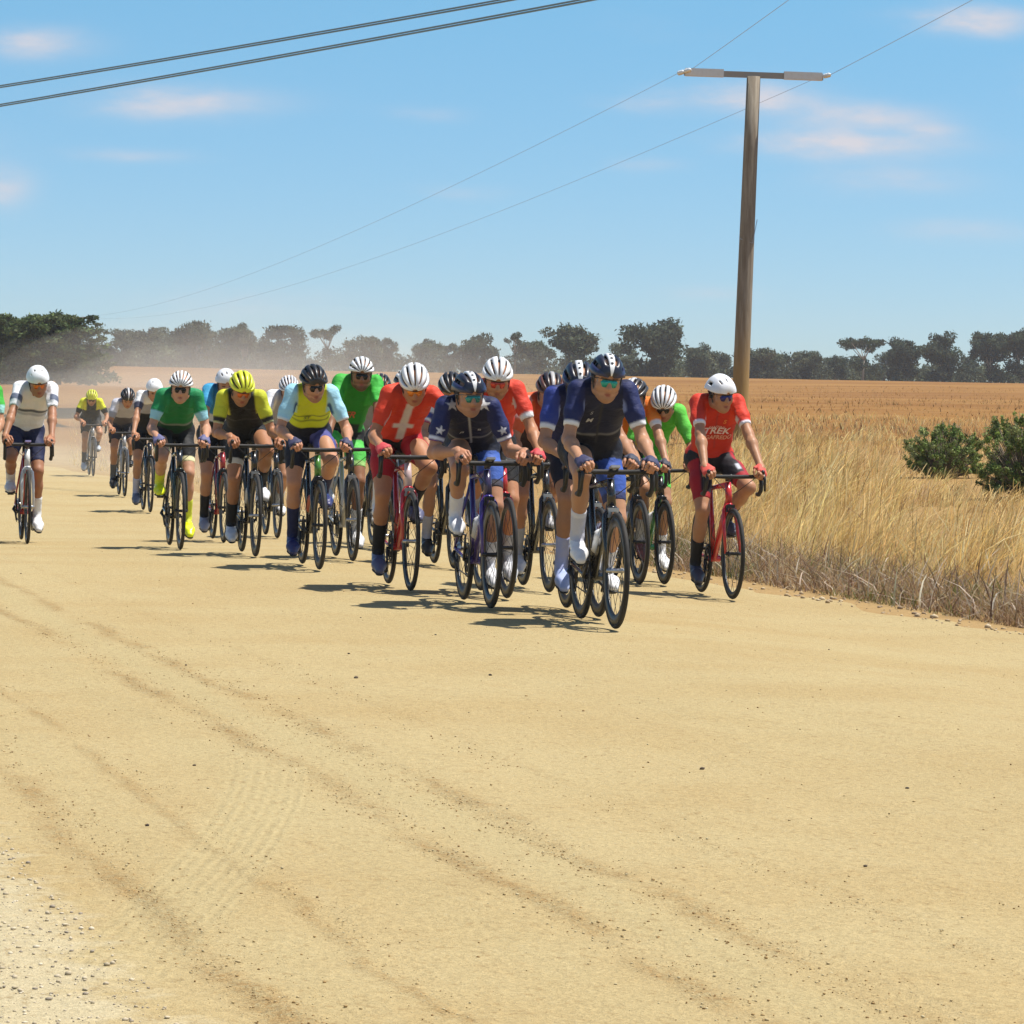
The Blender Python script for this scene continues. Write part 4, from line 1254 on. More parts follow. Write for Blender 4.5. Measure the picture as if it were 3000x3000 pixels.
def leaf_mat(name, trans=.3, rough=.7):
    m, x, p = new_mat(name)
    a = x.n('ShaderNodeAttribute', attribute_name='Col')
    x.t.links.new(a.outputs['Color'], p.inputs['Base Color']); p.inputs['Roughness'].default_value = rough
    p.inputs['Specular IOR Level'].default_value = .2
    tr = x.n('ShaderNodeBsdfTranslucent', ins={'Color': a.outputs['Color']})
    mx = x.n('ShaderNodeMixShader', ins={0: trans, 1: p.outputs[0], 2: tr.outputs[0]})
    out = [n for n in x.t.nodes if n.type == 'OUTPUT_MATERIAL'][0]
    x.t.links.new(mx.outputs[0], out.inputs[0])
    return m
M_GRASS = leaf_mat('dry_grass', .48)
M_LEAF = leaf_mat('leaves', .28)
def pick(pal, n, jit=.12):
    pal = np.array(pal); c = pal[rng.integers(len(pal), size=n)]
    return np.clip(c * (1 + rng.normal(0, jit, (n, 1))) * (1 + rng.normal(0, .04, (n, 3))), .005, .9)
GOLD = [(.72, .52, .20), (.78, .60, .27), (.68, .46, .16), (.80, .66, .34), (.70, .50, .21), (.50, .31, .11)]
BROWN = [(.22, .135, .065), (.30, .19, .10), (.36, .25, .15), (.18, .11, .065)]
GREY = [(.36, .30, .23), (.44, .37, .28), (.28, .23, .18), (.50, .43, .33)]
GREEN = [(.13, .15, .04), (.17, .17, .05), (.10, .12, .035)]
def scatter(n, amin, amax, omin, omax, power=1.0):
    a = amin + (amax - amin) * rng.random(n) ** power
    return omin + (omax - omin) * rng.random(n), a
def in_view(o, a, lo=1750, hi=3450):
    """keep what lies in the wedge of land seen right of the riders, with a margin either side"""
    xy = w_of(o, a)
    px = 1500 + xy[:, 0] / np.maximum(xy[:, 1], 1) * FPX
    return (px > lo) & (px < hi) & (xy[:, 1] > 12)
def grass():
    sets = []
    # tall golden grass in clumps
    nc = 8000
    o, a = scatter(nc, 14, 78, EDGE_R + .75, EDGE_R + 24, 1.25)
    k = in_view(o, a) & (rng.random(nc) < .25 + .9 * fbm(o * .55, a * .4, 41)); o, a = o[k], a[k]
    d = np.hypot(o, a)
    per = np.where(d < 36, 30, np.where(d < 52, 20, 12))
    oo, aa = np.repeat(o, per), np.repeat(a, per)
    spr = np.repeat(.06 + .10 * rng.random(len(o)), per)
    oo = oo + rng.normal(0, 1, len(oo)) * spr; aa = aa + rng.normal(0, 1, len(aa)) * spr
    ch = np.repeat(.33 + .30 * rng.random(len(o)) + .22 * fbm(o * .3, a * .25, 43), per)
    ch = ch * np.clip((oo - EDGE_R - .3) / 1.2, .35, 1)
    xy = w_of(oo, aa); pxx = 1500 + xy[:, 0] / xy[:, 1] * FPX
    ch = ch * (1 - .55 * sstep(pxx, 2520, 2680) * sstep(xy[:, 1], 34, 42)) * (1 - .45 * sstep(xy[:, 1], 44, 75))
    hg = ch * rng.uniform(.35, 1.2, len(oo)); wd = rng.uniform(.004, .0075, len(oo)) * np.where(np.hypot(oo, aa) > 45, 1.7, 1)
    ld = -YAW + rng.normal(0, 1.0, len(oo)); ln = np.abs(rng.normal(.55, .36, len(oo)))
    cc = np.repeat(pick(GOLD, len(o), .13), per, 0) * rng.uniform(.8, 1.2, (len(oo), 1))
    k = rng.random(len(oo)) < .07; cc[k] = pick(BROWN, k.sum())
    z = land_z(oo, aa) - .02
    hd = np.where(rng.random(len(oo)) < .35, 1.5, 0.0)
    sets.append(blades('g', oo, aa, z, hg, wd, ld, ln, cc, 4, head=hd))
    # low matted straw and brown litter towards the road edge
    n = 60000
    a = 15 + 32 * rng.random(n) ** 1.2; o = EDGE_R + .22 + np.abs(rng.normal(0, .75, n))
    k = in_view(o, a, 1900, 3400) & (rng.random(n) < .15 + 1.1 * fbm(o * 1.7, a * 1.2, 51)); o, a = o[k], a[k]; n = len(o)
    cc = pick(GREY[:2] + BROWN + BROWN + [(.46, .33, .16), (.52, .36, .16), (.40, .26, .11)], n)
    kk = (fbm(o * 1.1, a * .9, 57) > .60) & (rng.random(n) < .5); cc[kk] = pick(GREEN, kk.sum())
    sets.append(blades('l', o, a, land_z(o, a) - .01, rng.uniform(.05, .34, n) * np.clip((o - EDGE_R) / .6, .35, 1.0), rng.uniform(.004, .010, n), rng.random(n) * 6.28, np.abs(rng.normal(.9, .45, n)), cc, 3))
    n = 2600
    a = 15 + 30 * rng.random(n) ** 1.2; o = EDGE_R + .25 + np.abs(rng.normal(0, .8, n))
    k = in_view(o, a, 1900, 3400); o, a = o[k], a[k]; n = len(o)
    sets.append(blades('w', o, a, land_z(o, a), rng.uniform(.10, .42, n), rng.uniform(.010, .020, n), rng.random(n) * 6.28, np.abs(rng.normal(1.0, .5, n)), pick([(.62, .53, .42), (.5, .42, .31), (.36, .27, .18), (.20, .13, .08), (.16, .10, .06)], n), 3))
    # short stubble and sparse straw further out
    n = 30000
    o, a = scatter(n, 16, 120, EDGE_R + .6, EDGE_R + 45, 1.2)
    k = in_view(o, a); o, a = o[k], a[k]; n = len(o)
    sets.append(blades('s', o, a, land_z(o, a) - .02, rng.uniform(.10, .30, n), rng.uniform(.006, .012, n) * (1 + np.hypot(o, a) / 90), rng.random(n) * 6.28, np.abs(rng.normal(.5, .3, n)), pick(GOLD + BROWN[:2], n), 2))
    n = 26000
    o, a = scatter(n, 75, 330, EDGE_R + 4, EDGE_R + 110, 1.4)
    k = in_view(o, a, 1000, 3500) & (rng.random(n) < .1 + 1.2 * fbm(o * .12, a * .05, 71)); o, a = o[k], a[k]; n = len(o)
    sets.append(blades('f', o, a, land_z(o, a) - .03, rng.uniform(.08, .22, n), rng.uniform(.02, .06, n), rng.random(n) * 6.28, np.abs(rng.normal(.5, .3, n)), pick([(.36, .21, .075), (.30, .155, .05), (.26, .13, .042), (.42, .27, .11)], n), 2))
    join_blades('dry_grass', sets, M_GRASS)
    # thin pale tufts on the far side of the road behind the riders
    n = 9000
    a = 30 + 110 * rng.random(n); o = EDGE_R + .5 + 10 * rng.random(n) ** 1.5
    k = in_view(o, a, 200, 2000); o, a = o[k], a[k]; n = len(o)
    s2 = [blades('t', o, a, land_z(o, a) - .02, rng.uniform(.10, .30, n) * (.4 + .6 * fbm(o, a * .5, 61)), rng.uniform(.008, .016, n), rng.random(n) * 6.28, np.abs(rng.normal(.6, .3, n)), pick(GOLD[:4] + [(.5, .4, .22)], n), 2)]
    join_blades('verge_grass', s2, M_GRASS)
grass()

# ------------------------------------------------------------------ leaf masses
def leaf_cards(centers, radii, dens, size, pal, flat=.0, squash=.75, jit=.16, edge=.55):
    """many small folded leaf sprays spread through lumpy clumps"""
    Cs, Ss, Cl, Up = [], [], [], []
    for (c, r, cl) in zip(centers, radii, range(len(centers))):
        n = max(6, int(dens * r * r))
        d = rng.normal(0, 1, (n, 3)); d /= np.linalg.norm(d, axis=1)[:, None]
        rr = r * (edge + (1 - edge) * rng.random(n) ** .5) * (1 + .18 * rng.normal(0, 1, n))
        p = d * rr[:, None] * np.array((1, 1, squash)) + np.array(c)
        base = pick(pal, 1, jit)[0]
        Cs.append(p); Ss.append(size * rng.uniform(.6, 1.45, n)); Cl.append(np.clip(base[None] * (1 + rng.normal(0, .22, (n, 1))), .004, .8)); Up.append(d)
    P = np.concatenate(Cs); S_ = np.concatenate(Ss); C = np.concatenate(Cl); D = np.concatenate(Up)
    n = len(P)
    u = rng.normal(0, 1, (n, 3)); u[:, 2] *= (1 - flat); u /= np.linalg.norm(u, axis=1)[:, None]
    nn = D + rng.normal(0, .7, (n, 3)); v = np.cross(u, nn); v /= np.linalg.norm(v, axis=1)[:, None] + 1e-9
    k = np.cross(u, v)
    a = P - u * S_[:, None]; b = P + v * S_[:, None] * .45 + k * S_[:, None] * .12; c_ = P + u * S_[:, None]; d_ = P - v * S_[:, None] * .45 + k * S_[:, None] * .12
    V = np.stack([a, b, c_, d_], 1).reshape(-1, 3)
    F = np.arange(n * 4).reshape(n, 4)
    return V, F, np.repeat(C, 4, 0)
M_BARK = solid('bark', (.16, .12, .09), .9, 0, .3, scale=6)
M_PALEBARK = solid('gum_bark', (.33, .28, .23), .85, 0, .3, scale=3)
GUM = [(.078, .094, .046), (.092, .106, .054), (.064, .076, .040), (.108, .116, .062)]
DARK = [(.052, .068, .034), (.064, .080, .042), (.044, .058, .030)]
PINE = [(.060, .090, .024), (.078, .110, .034), (.046, .070, .020), (.095, .12, .04)]
def tree(name, pos, width, height, kind, label, group, pal, card=None, cat='tree', dens=None):
    """trunk that forks into limbs, each limb ends in clumps of leaves"""
    cr, r0 = [], []
    tb = MB(); w2 = width / 2
    if kind == 'gum':            # open crown: umbrella clumps on visible limbs
        nl = rng.integers(6, 9); fork = height * rng.uniform(.14, .24)
        tb.tube([(0, 0, -.3), (rng.normal(0, .1), 0, fork * .6), (0, 0, fork)], [height * .036, height * .030, height * .026], 7)
        for i in range(nl):
            an = i / nl * 6.28 + rng.normal(0, .3); rad = w2 * rng.uniform(.35, .80); top = height * rng.uniform(.62, .93)
            if i == 0: rad *= .2; top = height * .93
            e = np.array((math.cos(an) * rad, math.sin(an) * rad, top))
            m_ = e * np.array((.55, .55, .62)) + rng.normal(0, height * .02, 3)
            tb.tube([(0, 0, fork * .9), m_, e], [height * .016, height * .010, height * .004], 5)
            for j in range(rng.integers(5, 8)):
                r = w2 * rng.uniform(.20, .36)
                cr.append(e + np.array((rng.normal(0, w2 * .22), rng.normal(0, w2 * .22), rng.normal(-.06, .08) * height))); r0.append(r)
            cr.append(m_ + np.array((0, 0, height * .06))); r0.append(w2 * rng.uniform(.2, .34))
            cr.append(np.array((rng.normal(0, w2 * .5), rng.normal(0, w2 * .4), height * rng.uniform(.10, .40)))); r0.append(w2 * rng.uniform(.26, .42))
    elif kind == 'tall':         # bare limbs with separate tufts
        fork = height * .45
        tb.tube([(0, 0, -.3), (width * .03, 0, fork)], [height * .025, height * .016], 7)
        for i in range(6):
            an = i / 6 * 6.28 + rng.normal(0, .3); rad = w2 * rng.uniform(.3, .85); top = height * rng.uniform(.66, .92)
            e = np.array((math.cos(an) * rad, math.sin(an) * rad, top))
            tb.tube([(width * .03, 0, fork * .95), e * np.array((.5, .5, .8)), e], [height * .012, height * .008, height * .003], 5)
            for j in range(3):
                cr.append(e + rng.normal(0, w2 * .16, 3) * (1, 1, .5)); r0.append(w2 * rng.uniform(.18, .30))
        for j in range(7):
            cr.append(np.array((rng.normal(0, w2 * .5), rng.normal(0, w2 * .4), height * rng.uniform(.12, .42)))); r0.append(w2 * rng.uniform(.25, .42))
    else:                        # dense: foliage nearly to the ground
        tb.tube([(0, 0, -.3), (0, 0, height * .5)], [height * .03, height * .015], 7)
        n = 34
        for i in range(n):
            t = rng.random() ** .8; an = rng.random() * 6.28
            prof = math.sin(min(1, (t * .92 + .08)) * math.pi * .62 + .55) * 1.02
            rad = w2 * prof * rng.uniform(.35, .86)
            z = height * (.10 + .80 * t)
            e = np.array((math.cos(an) * rad, math.sin(an) * rad, z)); cr.append(e); r0.append(w2 * rng.uniform(.20, .36))
            if i % 4 == 0: tb.tube([(0, 0, z * .55), e], [height * .008, height * .003], 4)
    card = card or width * .034
    V, F, C = leaf_cards(cr, r0, (dens or 15) / (card * card) * .5, card, pal)
    t_ = bpy.data.objects.new(name, None); COL.objects.link(t_); t_.location = pos; t_.empty_display_size = 1
    t_.rotation_euler = (0, 0, 0)
    link('crown', np_mesh('crown', V, F, smooth=False, col=C, mats=[M_LEAF]), None, t_)
    link('trunk', tb.mesh('trunk'), M_PALEBARK if kind != 'dense' else M_BARK, t_)
    tag(t_, label, cat, group)
    return t_
D0 = 560.0
TREES = [ # column, top row, width px, kind, palette, distance, label
 (365, 962, 120, 'dense', GUM, 585, 'hazy round gum tree just right of the big dark cypress'),
 (445, 970, 130, 'gum', GUM, 600, 'low hazy gum tree behind the rider in the dusty distance, second right of the cypress'),
 (505, 977, 80, 'dense', GUM, 615, 'small hazy tree between two wider gums, above the green jersey rider'),
 (575, 946, 120, 'gum', GUM, 570, 'spreading gum tree rising above the white and green helmets on the left'),
 (645, 957, 140, 'dense', GUM, 590, 'broad dusty gum tree behind the white helmet of the blue jersey rider'),
 (715, 960, 80, 'gum', GUM, 580, 'narrow gum tree right of the broad dusty one, over the yellow helmet'),
 (825, 953, 150, 'dense', DARK, 560, 'dark dense round tree left of the tall open gum with a gap under its crown'),
 (955, 941, 95, 'tall', GUM, 555, 'tall gum with open crown and sky showing through beneath it'),
 (1065, 982, 135, 'dense', GUM, 570, 'rounded tree directly above the green jersey rider with black striped helmet'),
 (1130, 995, 80, 'gum', GUM, 590, 'small gum tree between the rounded tree and the red rider in dust'),
 (1250, 1000, 90, 'gum', GUM, 580, 'flat topped gum tree right of the red rider with the cross jersey'),
 (1310, 1006, 90, 'dense', GUM, 590, 'low bushy tree left of the dense dome shaped tree above the navy riders'),
 (1395, 980, 140, 'dense', DARK, 560, 'dense dome shaped tree above the navy rider with stars'),
 (1505, 962, 75, 'tall', GUM, 560, 'thin tall gum with small tufts above the striped white helmet'),
 (1570, 1002, 120, 'gum', GUM, 580, 'wide low gum tree right of the thin tall gum'),
 (1690, 968, 150, 'gum', GUM, 555, 'full crowned gum tree left of the leading navy helmet'),
 (1815, 1004, 100, 'dense', GUM, 585, 'low rounded tree immediately right of the leading navy helmet'),
 (1940, 955, 200, 'gum', DARK, 540, 'largest dark gum tree with lumpy crown left of the power pole'),
 (2055, 1020, 110, 'gum', GUM, 580, 'low tree between the largest dark gum and the power pole'),
 (2110, 1030, 90, 'dense', GUM, 600, 'small tree partly hidden behind the foot of the power pole'),
 (2230, 1026, 110, 'gum', GUM, 580, 'low gum tree just right of the power pole'),
 (2310, 1030, 90, 'tall', GUM, 590, 'ragged low gum second right of the power pole'),
 (2370, 1035, 100, 'gum', GUM, 580, 'low dark gum third right of the power pole'),
 (2445, 1040, 90, 'dense', DARK, 585, 'low round tree left of the tall open gum on the right'),
 (2525, 970, 125, 'tall', DARK, 560, 'tall open gum with separate tufts against the sky on the right'),
 (2590, 1025, 80, 'dense', DARK, 590, 'small bushy tree under the right side of the tall open gum'),
 (2650, 997, 120, 'gum', DARK, 570, 'lumpy gum tree right of the tall open gum'),
 (2765, 984, 135, 'gum', DARK, 560, 'wide dark gum tree above the smaller green bush in the field'),
 (2840, 1035, 80, 'dense', DARK, 590, 'low filler tree between two wide dark gums at right'),
 (2900, 984, 125, 'gum', DARK, 565, 'dark gum tree above the gap between both green bushes'),
 (2995, 978, 120, 'gum', DARK, 560, 'dark gum tree cut by the right edge of the photo'),
]
for (px, top, wpx, kind, pal, d, lab) in TREES:
    pos = place(px, d); s_ = FPX / d
    ztop = at_depth(px, top, d).z
    tree('gum_tree' if kind != 'dense' else 'bushy_tree', pos, wpx / s_, ztop - pos.z, kind, lab, 'trees along the far edge of the field', pal)
# continuous low scrub below and between those trees
def scrub():
    cs, rs = [], []
    for i in range(520):
        px = rng.uniform(150, 3350); d = rng.uniform(575, 640)
        pos = place(px, d)
        r = rng.uniform(.8, 2.1)
        if px < 1200: r *= 1.15
        cs.append((pos.x, pos.y, pos.z + r * rng.uniform(.3, 1.35))); rs.append(r)
    V, F, C = leaf_cards(cs, rs, 60, .27, DARK + GUM[:2], jit=.2)
    ob = link('distant_scrub', np_mesh('distant_scrub', V, F, smooth=False, col=C, mats=[M_LEAF])); tag(ob, kind='stuff')
scrub()
# big dark cypress at the left
def cypress(px, d, wpx, top, label):
    pos = place(px, d); s_ = FPX / d; wd = wpx / s_; hg = at_depth(px, top, d).z - pos.z
    cr, r0 = [], []; tb = MB()
    tb.tube([(0, 0, -.5), (0, 0, hg * .75)], [hg * .05, hg * .02], 8)
    for i in range(210):
        t = rng.random() ** .85; an = rng.random() * 6.28
        rad = wd / 2 * (1.0 - .42 * t ** 3.2) * rng.uniform(.35, 1.0)
        z = hg * (.01 + .93 * t)
        e = np.array((math.cos(an) * rad, math.sin(an) * rad, z + rad * .08))
        if i % 3 == 0: tb.tube([(0, 0, z * .75), e], [hg * .008, hg * .003], 4)
        for j in range(4):                   # flat feathery sprays along the branch
            f_ = 1 - j * .17
            cr.append(e * (f_, f_, 1) + np.array((rng.normal(0, .18), rng.normal(0, .18), rng.normal(0, .10)))); r0.append(wd * rng.uniform(.045, .075))
    V, F, C = leaf_cards(cr, r0, 190, .15, PINE, flat=.35, squash=.42, jit=.28, edge=.2)
    t_ = bpy.data.objects.new('cypress_tree', None); COL.objects.link(t_); t_.location = pos
    link('crown', np_mesh('crown', V, F, smooth=False, col=C, mats=[M_LEAF]), None, t_)
    link('trunk', tb.mesh('trunk'), M_BARK, t_)
    tag(t_, label, 'tree', 'cypress trees beside the road at left')
cypress(170, 250, 330, 922, 'large dark feathery cypress behind the white jersey rider at left')
cypress(-20, 262, 330, 918, 'dark cypress cut off by the left edge of the photo')

# two green bushes in the grass
def bush(px, d, wpx, hpx, label):
    pos = place(px, d); s_ = FPX / d; wd = wpx / s_; hg = hpx / s_
    cr, r0 = [], []; tb = MB()
    for i in range(340):
        an = rng.random() * 6.28; t = rng.random(); rad = wd / 2 * math.sqrt(rng.random()) * .95
        z = hg * (.08 + .80 * t * math.sqrt(max(0, 1 - (rad / (wd / 2)) ** 2 * .75)))
        e = np.array((math.cos(an) * rad, math.sin(an) * rad, z)); cr.append(e); r0.append(wd * rng.uniform(.022, .055))
        if i % 2 == 0:
            for q_ in range(3):
                cr.append(e * (1.0 + .04 * q_, 1.0 + .04 * q_, 1.0 + .05 * q_)); r0.append(wd * .022)
        tb.tube([(math.cos(an) * .04, math.sin(an) * .04, -.05), e * (.55, .55, .5), e * (1.08, 1.08, 1.12)], [.012, .007, .003], 4)
    V, F, C = leaf_cards(cr, r0, 26000, .017, [(.17, .225, .055), (.21, .265, .075), (.13, .18, .046), (.26, .30, .12)], squash=1.1, jit=.28, edge=.15)
    t_ = bpy.data.objects.new('green_bush', None); COL.objects.link(t_); t_.location = pos
    link('foliage', np_mesh('foliage', V, F, smooth=False, col=C, mats=[M_LEAF]), None, t_)
    link('stems', tb.mesh('stems'), M_BARK, t_)
    tag(t_, label, 'bush', 'green bushes in the dry grass')
bush(2765, 57, 240, 178, 'smaller rounded green bush standing alone in the golden grass')
bush(3030, 50, 330, 300, 'taller green bush at the right edge of the photo')

# ------------------------------------------------------------------ power line
mp_, x, p = new_mat('weathered_pole')
tcn = x.n('ShaderNodeTexCoord'); ob = tcn.outputs['Object']
g1 = x.noise(ob, 7, 5, .65, sc=(2.2, 2.2, .18)); g2 = x.noise(ob, 1.0, 3, .5)
spz = x.n('ShaderNodeSeparateXYZ', ins={0: ob})
c = x.mix(x.ramp(g1, .32, .68), (.165, .130, .090), (.275, .235, .178))
c = x.mix(x.m('MULTIPLY', x.m('SUBTRACT', 1.0, x.ramp(x.m('ADD', spz.outputs[2], g2), 1.2, 3.6)), .85), c, (.36, .215, .055))
x.t.links.new(c, p.inputs['Base Color']); p.inputs['Roughness'].default_value = .85
bm_ = x.n('ShaderNodeBump', ins={'Height': g1, 'Strength': .5, 'Distance': .02}); x.t.links.new(bm_.outputs[0], p.inputs['Normal'])
M_ARM = solid('crossarm_timber', (.27, .25, .23), .8, 0, .2)
M_INS = solid('glass_insulator', (.72, .74, .74), .25, 0, .03)
M_WIRE = solid('wire', (.36, .40, .45), .6, .2, 0)
M_CABLE = solid('cable_sheath', (.13, .19, .24), .7, 0, 0)
PD = 82.0
p0 = place(2165, PD); ptop = at_depth(2208, 224, PD)
PH = ptop.z - p0.z; PLEAN = (ptop.x - p0.x) / PH
arm_half = (2404 - 2000) / 2 / FPX * PD / math.cos(R(6))
def pole(pos, label):
    e = bpy.data.objects.new('power_pole', None); COL.objects.link(e); e.location = pos
    tag(e, label, 'power pole', 'power poles along the field')
    m = MB(); hs = [-.6, 0, PH * .2, PH * .4, PH * .6, PH * .8, PH]; m.tube([(PLEAN * z, 0, z) for z in hs], [.176 - .034 * max(z, 0) / PH for z in hs], 20)
    link('shaft', m.mesh('shaft'), mp_, e)
    ends = []
    m = MB(); cx = PLEAN * PH; tilt = R(1.1)
    q = Matrix.Rotation(tilt, 3, 'Y')
    zc = PH + .03
    m.box((cx, -.0, zc), (arm_half * 2, .10, .12), q); link('crossarm', m.mesh('crossarm', False), M_ARM, e)
    for sd in (-1, 1):
        m = MB(); c0 = Vector((cx, 0, zc)) + q @ Vector((sd * (arm_half - .42), 0, 0.012)); m.box(c0, (.80, .165, .16), q)
        link('end_cap', m.mesh('end_cap', False), solid('galvanised_cap', (.62, .61, .59), .5, .0, .15), e)
        tip = Vector((cx, 0, zc)) + q @ Vector((sd * arm_half, 0, .02))
        for fb in (-1, 1):
            m = MB(); dv = (RD * fb).normalized()
            pr = [tip + dv * .05, tip + dv * .12, tip + dv * .18, tip + dv * .24, tip + dv * .30, tip + dv * .38, tip + dv * .46, tip + dv * .52]
            m.tube(pr, [.012, .05, .022, .052, .022, .052, .022, .012], 10)
            link('insulator', m.mesh('insulator'), M_INS, e)
            ends.append(pos + tip + dv * .52)
    m = MB(); m.tube([(PLEAN * 4.2 - .17 , -.10, 4.2), (PLEAN * 3.85 + .12, -.155, 4.1), (PLEAN * 4.5 + .2, -.02, 4.6)], .008, 5)
    link('tie_wire', m.mesh('tie_wire'), M_WIRE, e)
    return ends
def wire(name, a, b, sag, rad, label, cat, group, mat, n=40):
    m = MB(); pts = [a + (b - a) * (i / n) - Vector((0, 0, 4 * sag * (i / n) * (1 - i / n))) for i in range(n + 1)]
    m.tube(pts, rad, 6)
    return tag(link(name, m.mesh(name), mat), label, cat, group)
E = pole(p0, 'weathered timber power pole with crossarm behind the rider in red at right')
far = at_depth(215, 932, 300.0); far = Vector((far.x, far.y, far.z - PH)) - Vector((PLEAN * PH, 0, 0))
E2 = pole(far, 'distant power pole hidden behind the cypress at left, where the wires end')
near_ = p0 + Vector((112 * math.sin(R(3.5)), -112 * math.cos(R(3.5)), 0))
nx = [near_ + (E[i] - p0) + Vector((0, 0, .0)) for i in (0, 2)]
# order of E: left far? each arm end gives the near side (fb=-1) then the far side (fb=+1)
wire('power_line', E[1], E2[0], 1.5, .0042, 'thin wire leaving the left insulator towards the distant left', 'wire', 'wires of the power line', M_WIRE)
wire('power_line', E[3], E2[2], 1.5, .0042, 'thin wire leaving the right insulator and passing behind the pole to the left', 'wire', 'wires of the power line', M_WIRE)
wire('power_line', E[0], nx[0], .25, .005, 'thin wire rising from the left end of the crossarm to the top of the photo', 'wire', 'wires of the power line', M_WIRE)
wire('power_line', E[2], nx[1], .25, .005, 'thin wire rising from the right end of the crossarm to the upper right', 'wire', 'wires of the power line', M_WIRE)
for (ya, xb, lab) in ((257, 1505, 'upper of the two thick overhead cables crossing the sky at upper left'), (312, 1740, 'lower of the two thick overhead cables crossing the sky at upper left')):
    d1 = 68.0; A_ = at_depth(0, ya, d1); v = ray(xb, 0); tt = (A_.z - CAM_H) / v.z; B_ = Vector((0, 0, CAM_H)) + v * tt
    dr = (B_ - A_)
    a_, b_ = A_ - dr * 1.6, B_ + dr * 1.6
    rad = .014
    m = MB()
    for ph in (0, math.pi):
        pts = []
        for i in range(41):
            t = i / 40; pnt = a_ + (b_ - a_) * t; pnt.z += 0.35 - 4 * .35 * t * (1 - t)
            pts.append(pnt + Vector((0, 0, math.cos(ph) * rad * 1.15)))
        m.tube(pts, rad * .95, 5)
    tag(link('overhead_cable', m.mesh('overhead_cable'), M_CABLE), lab, 'cable', 'overhead cables at upper left')
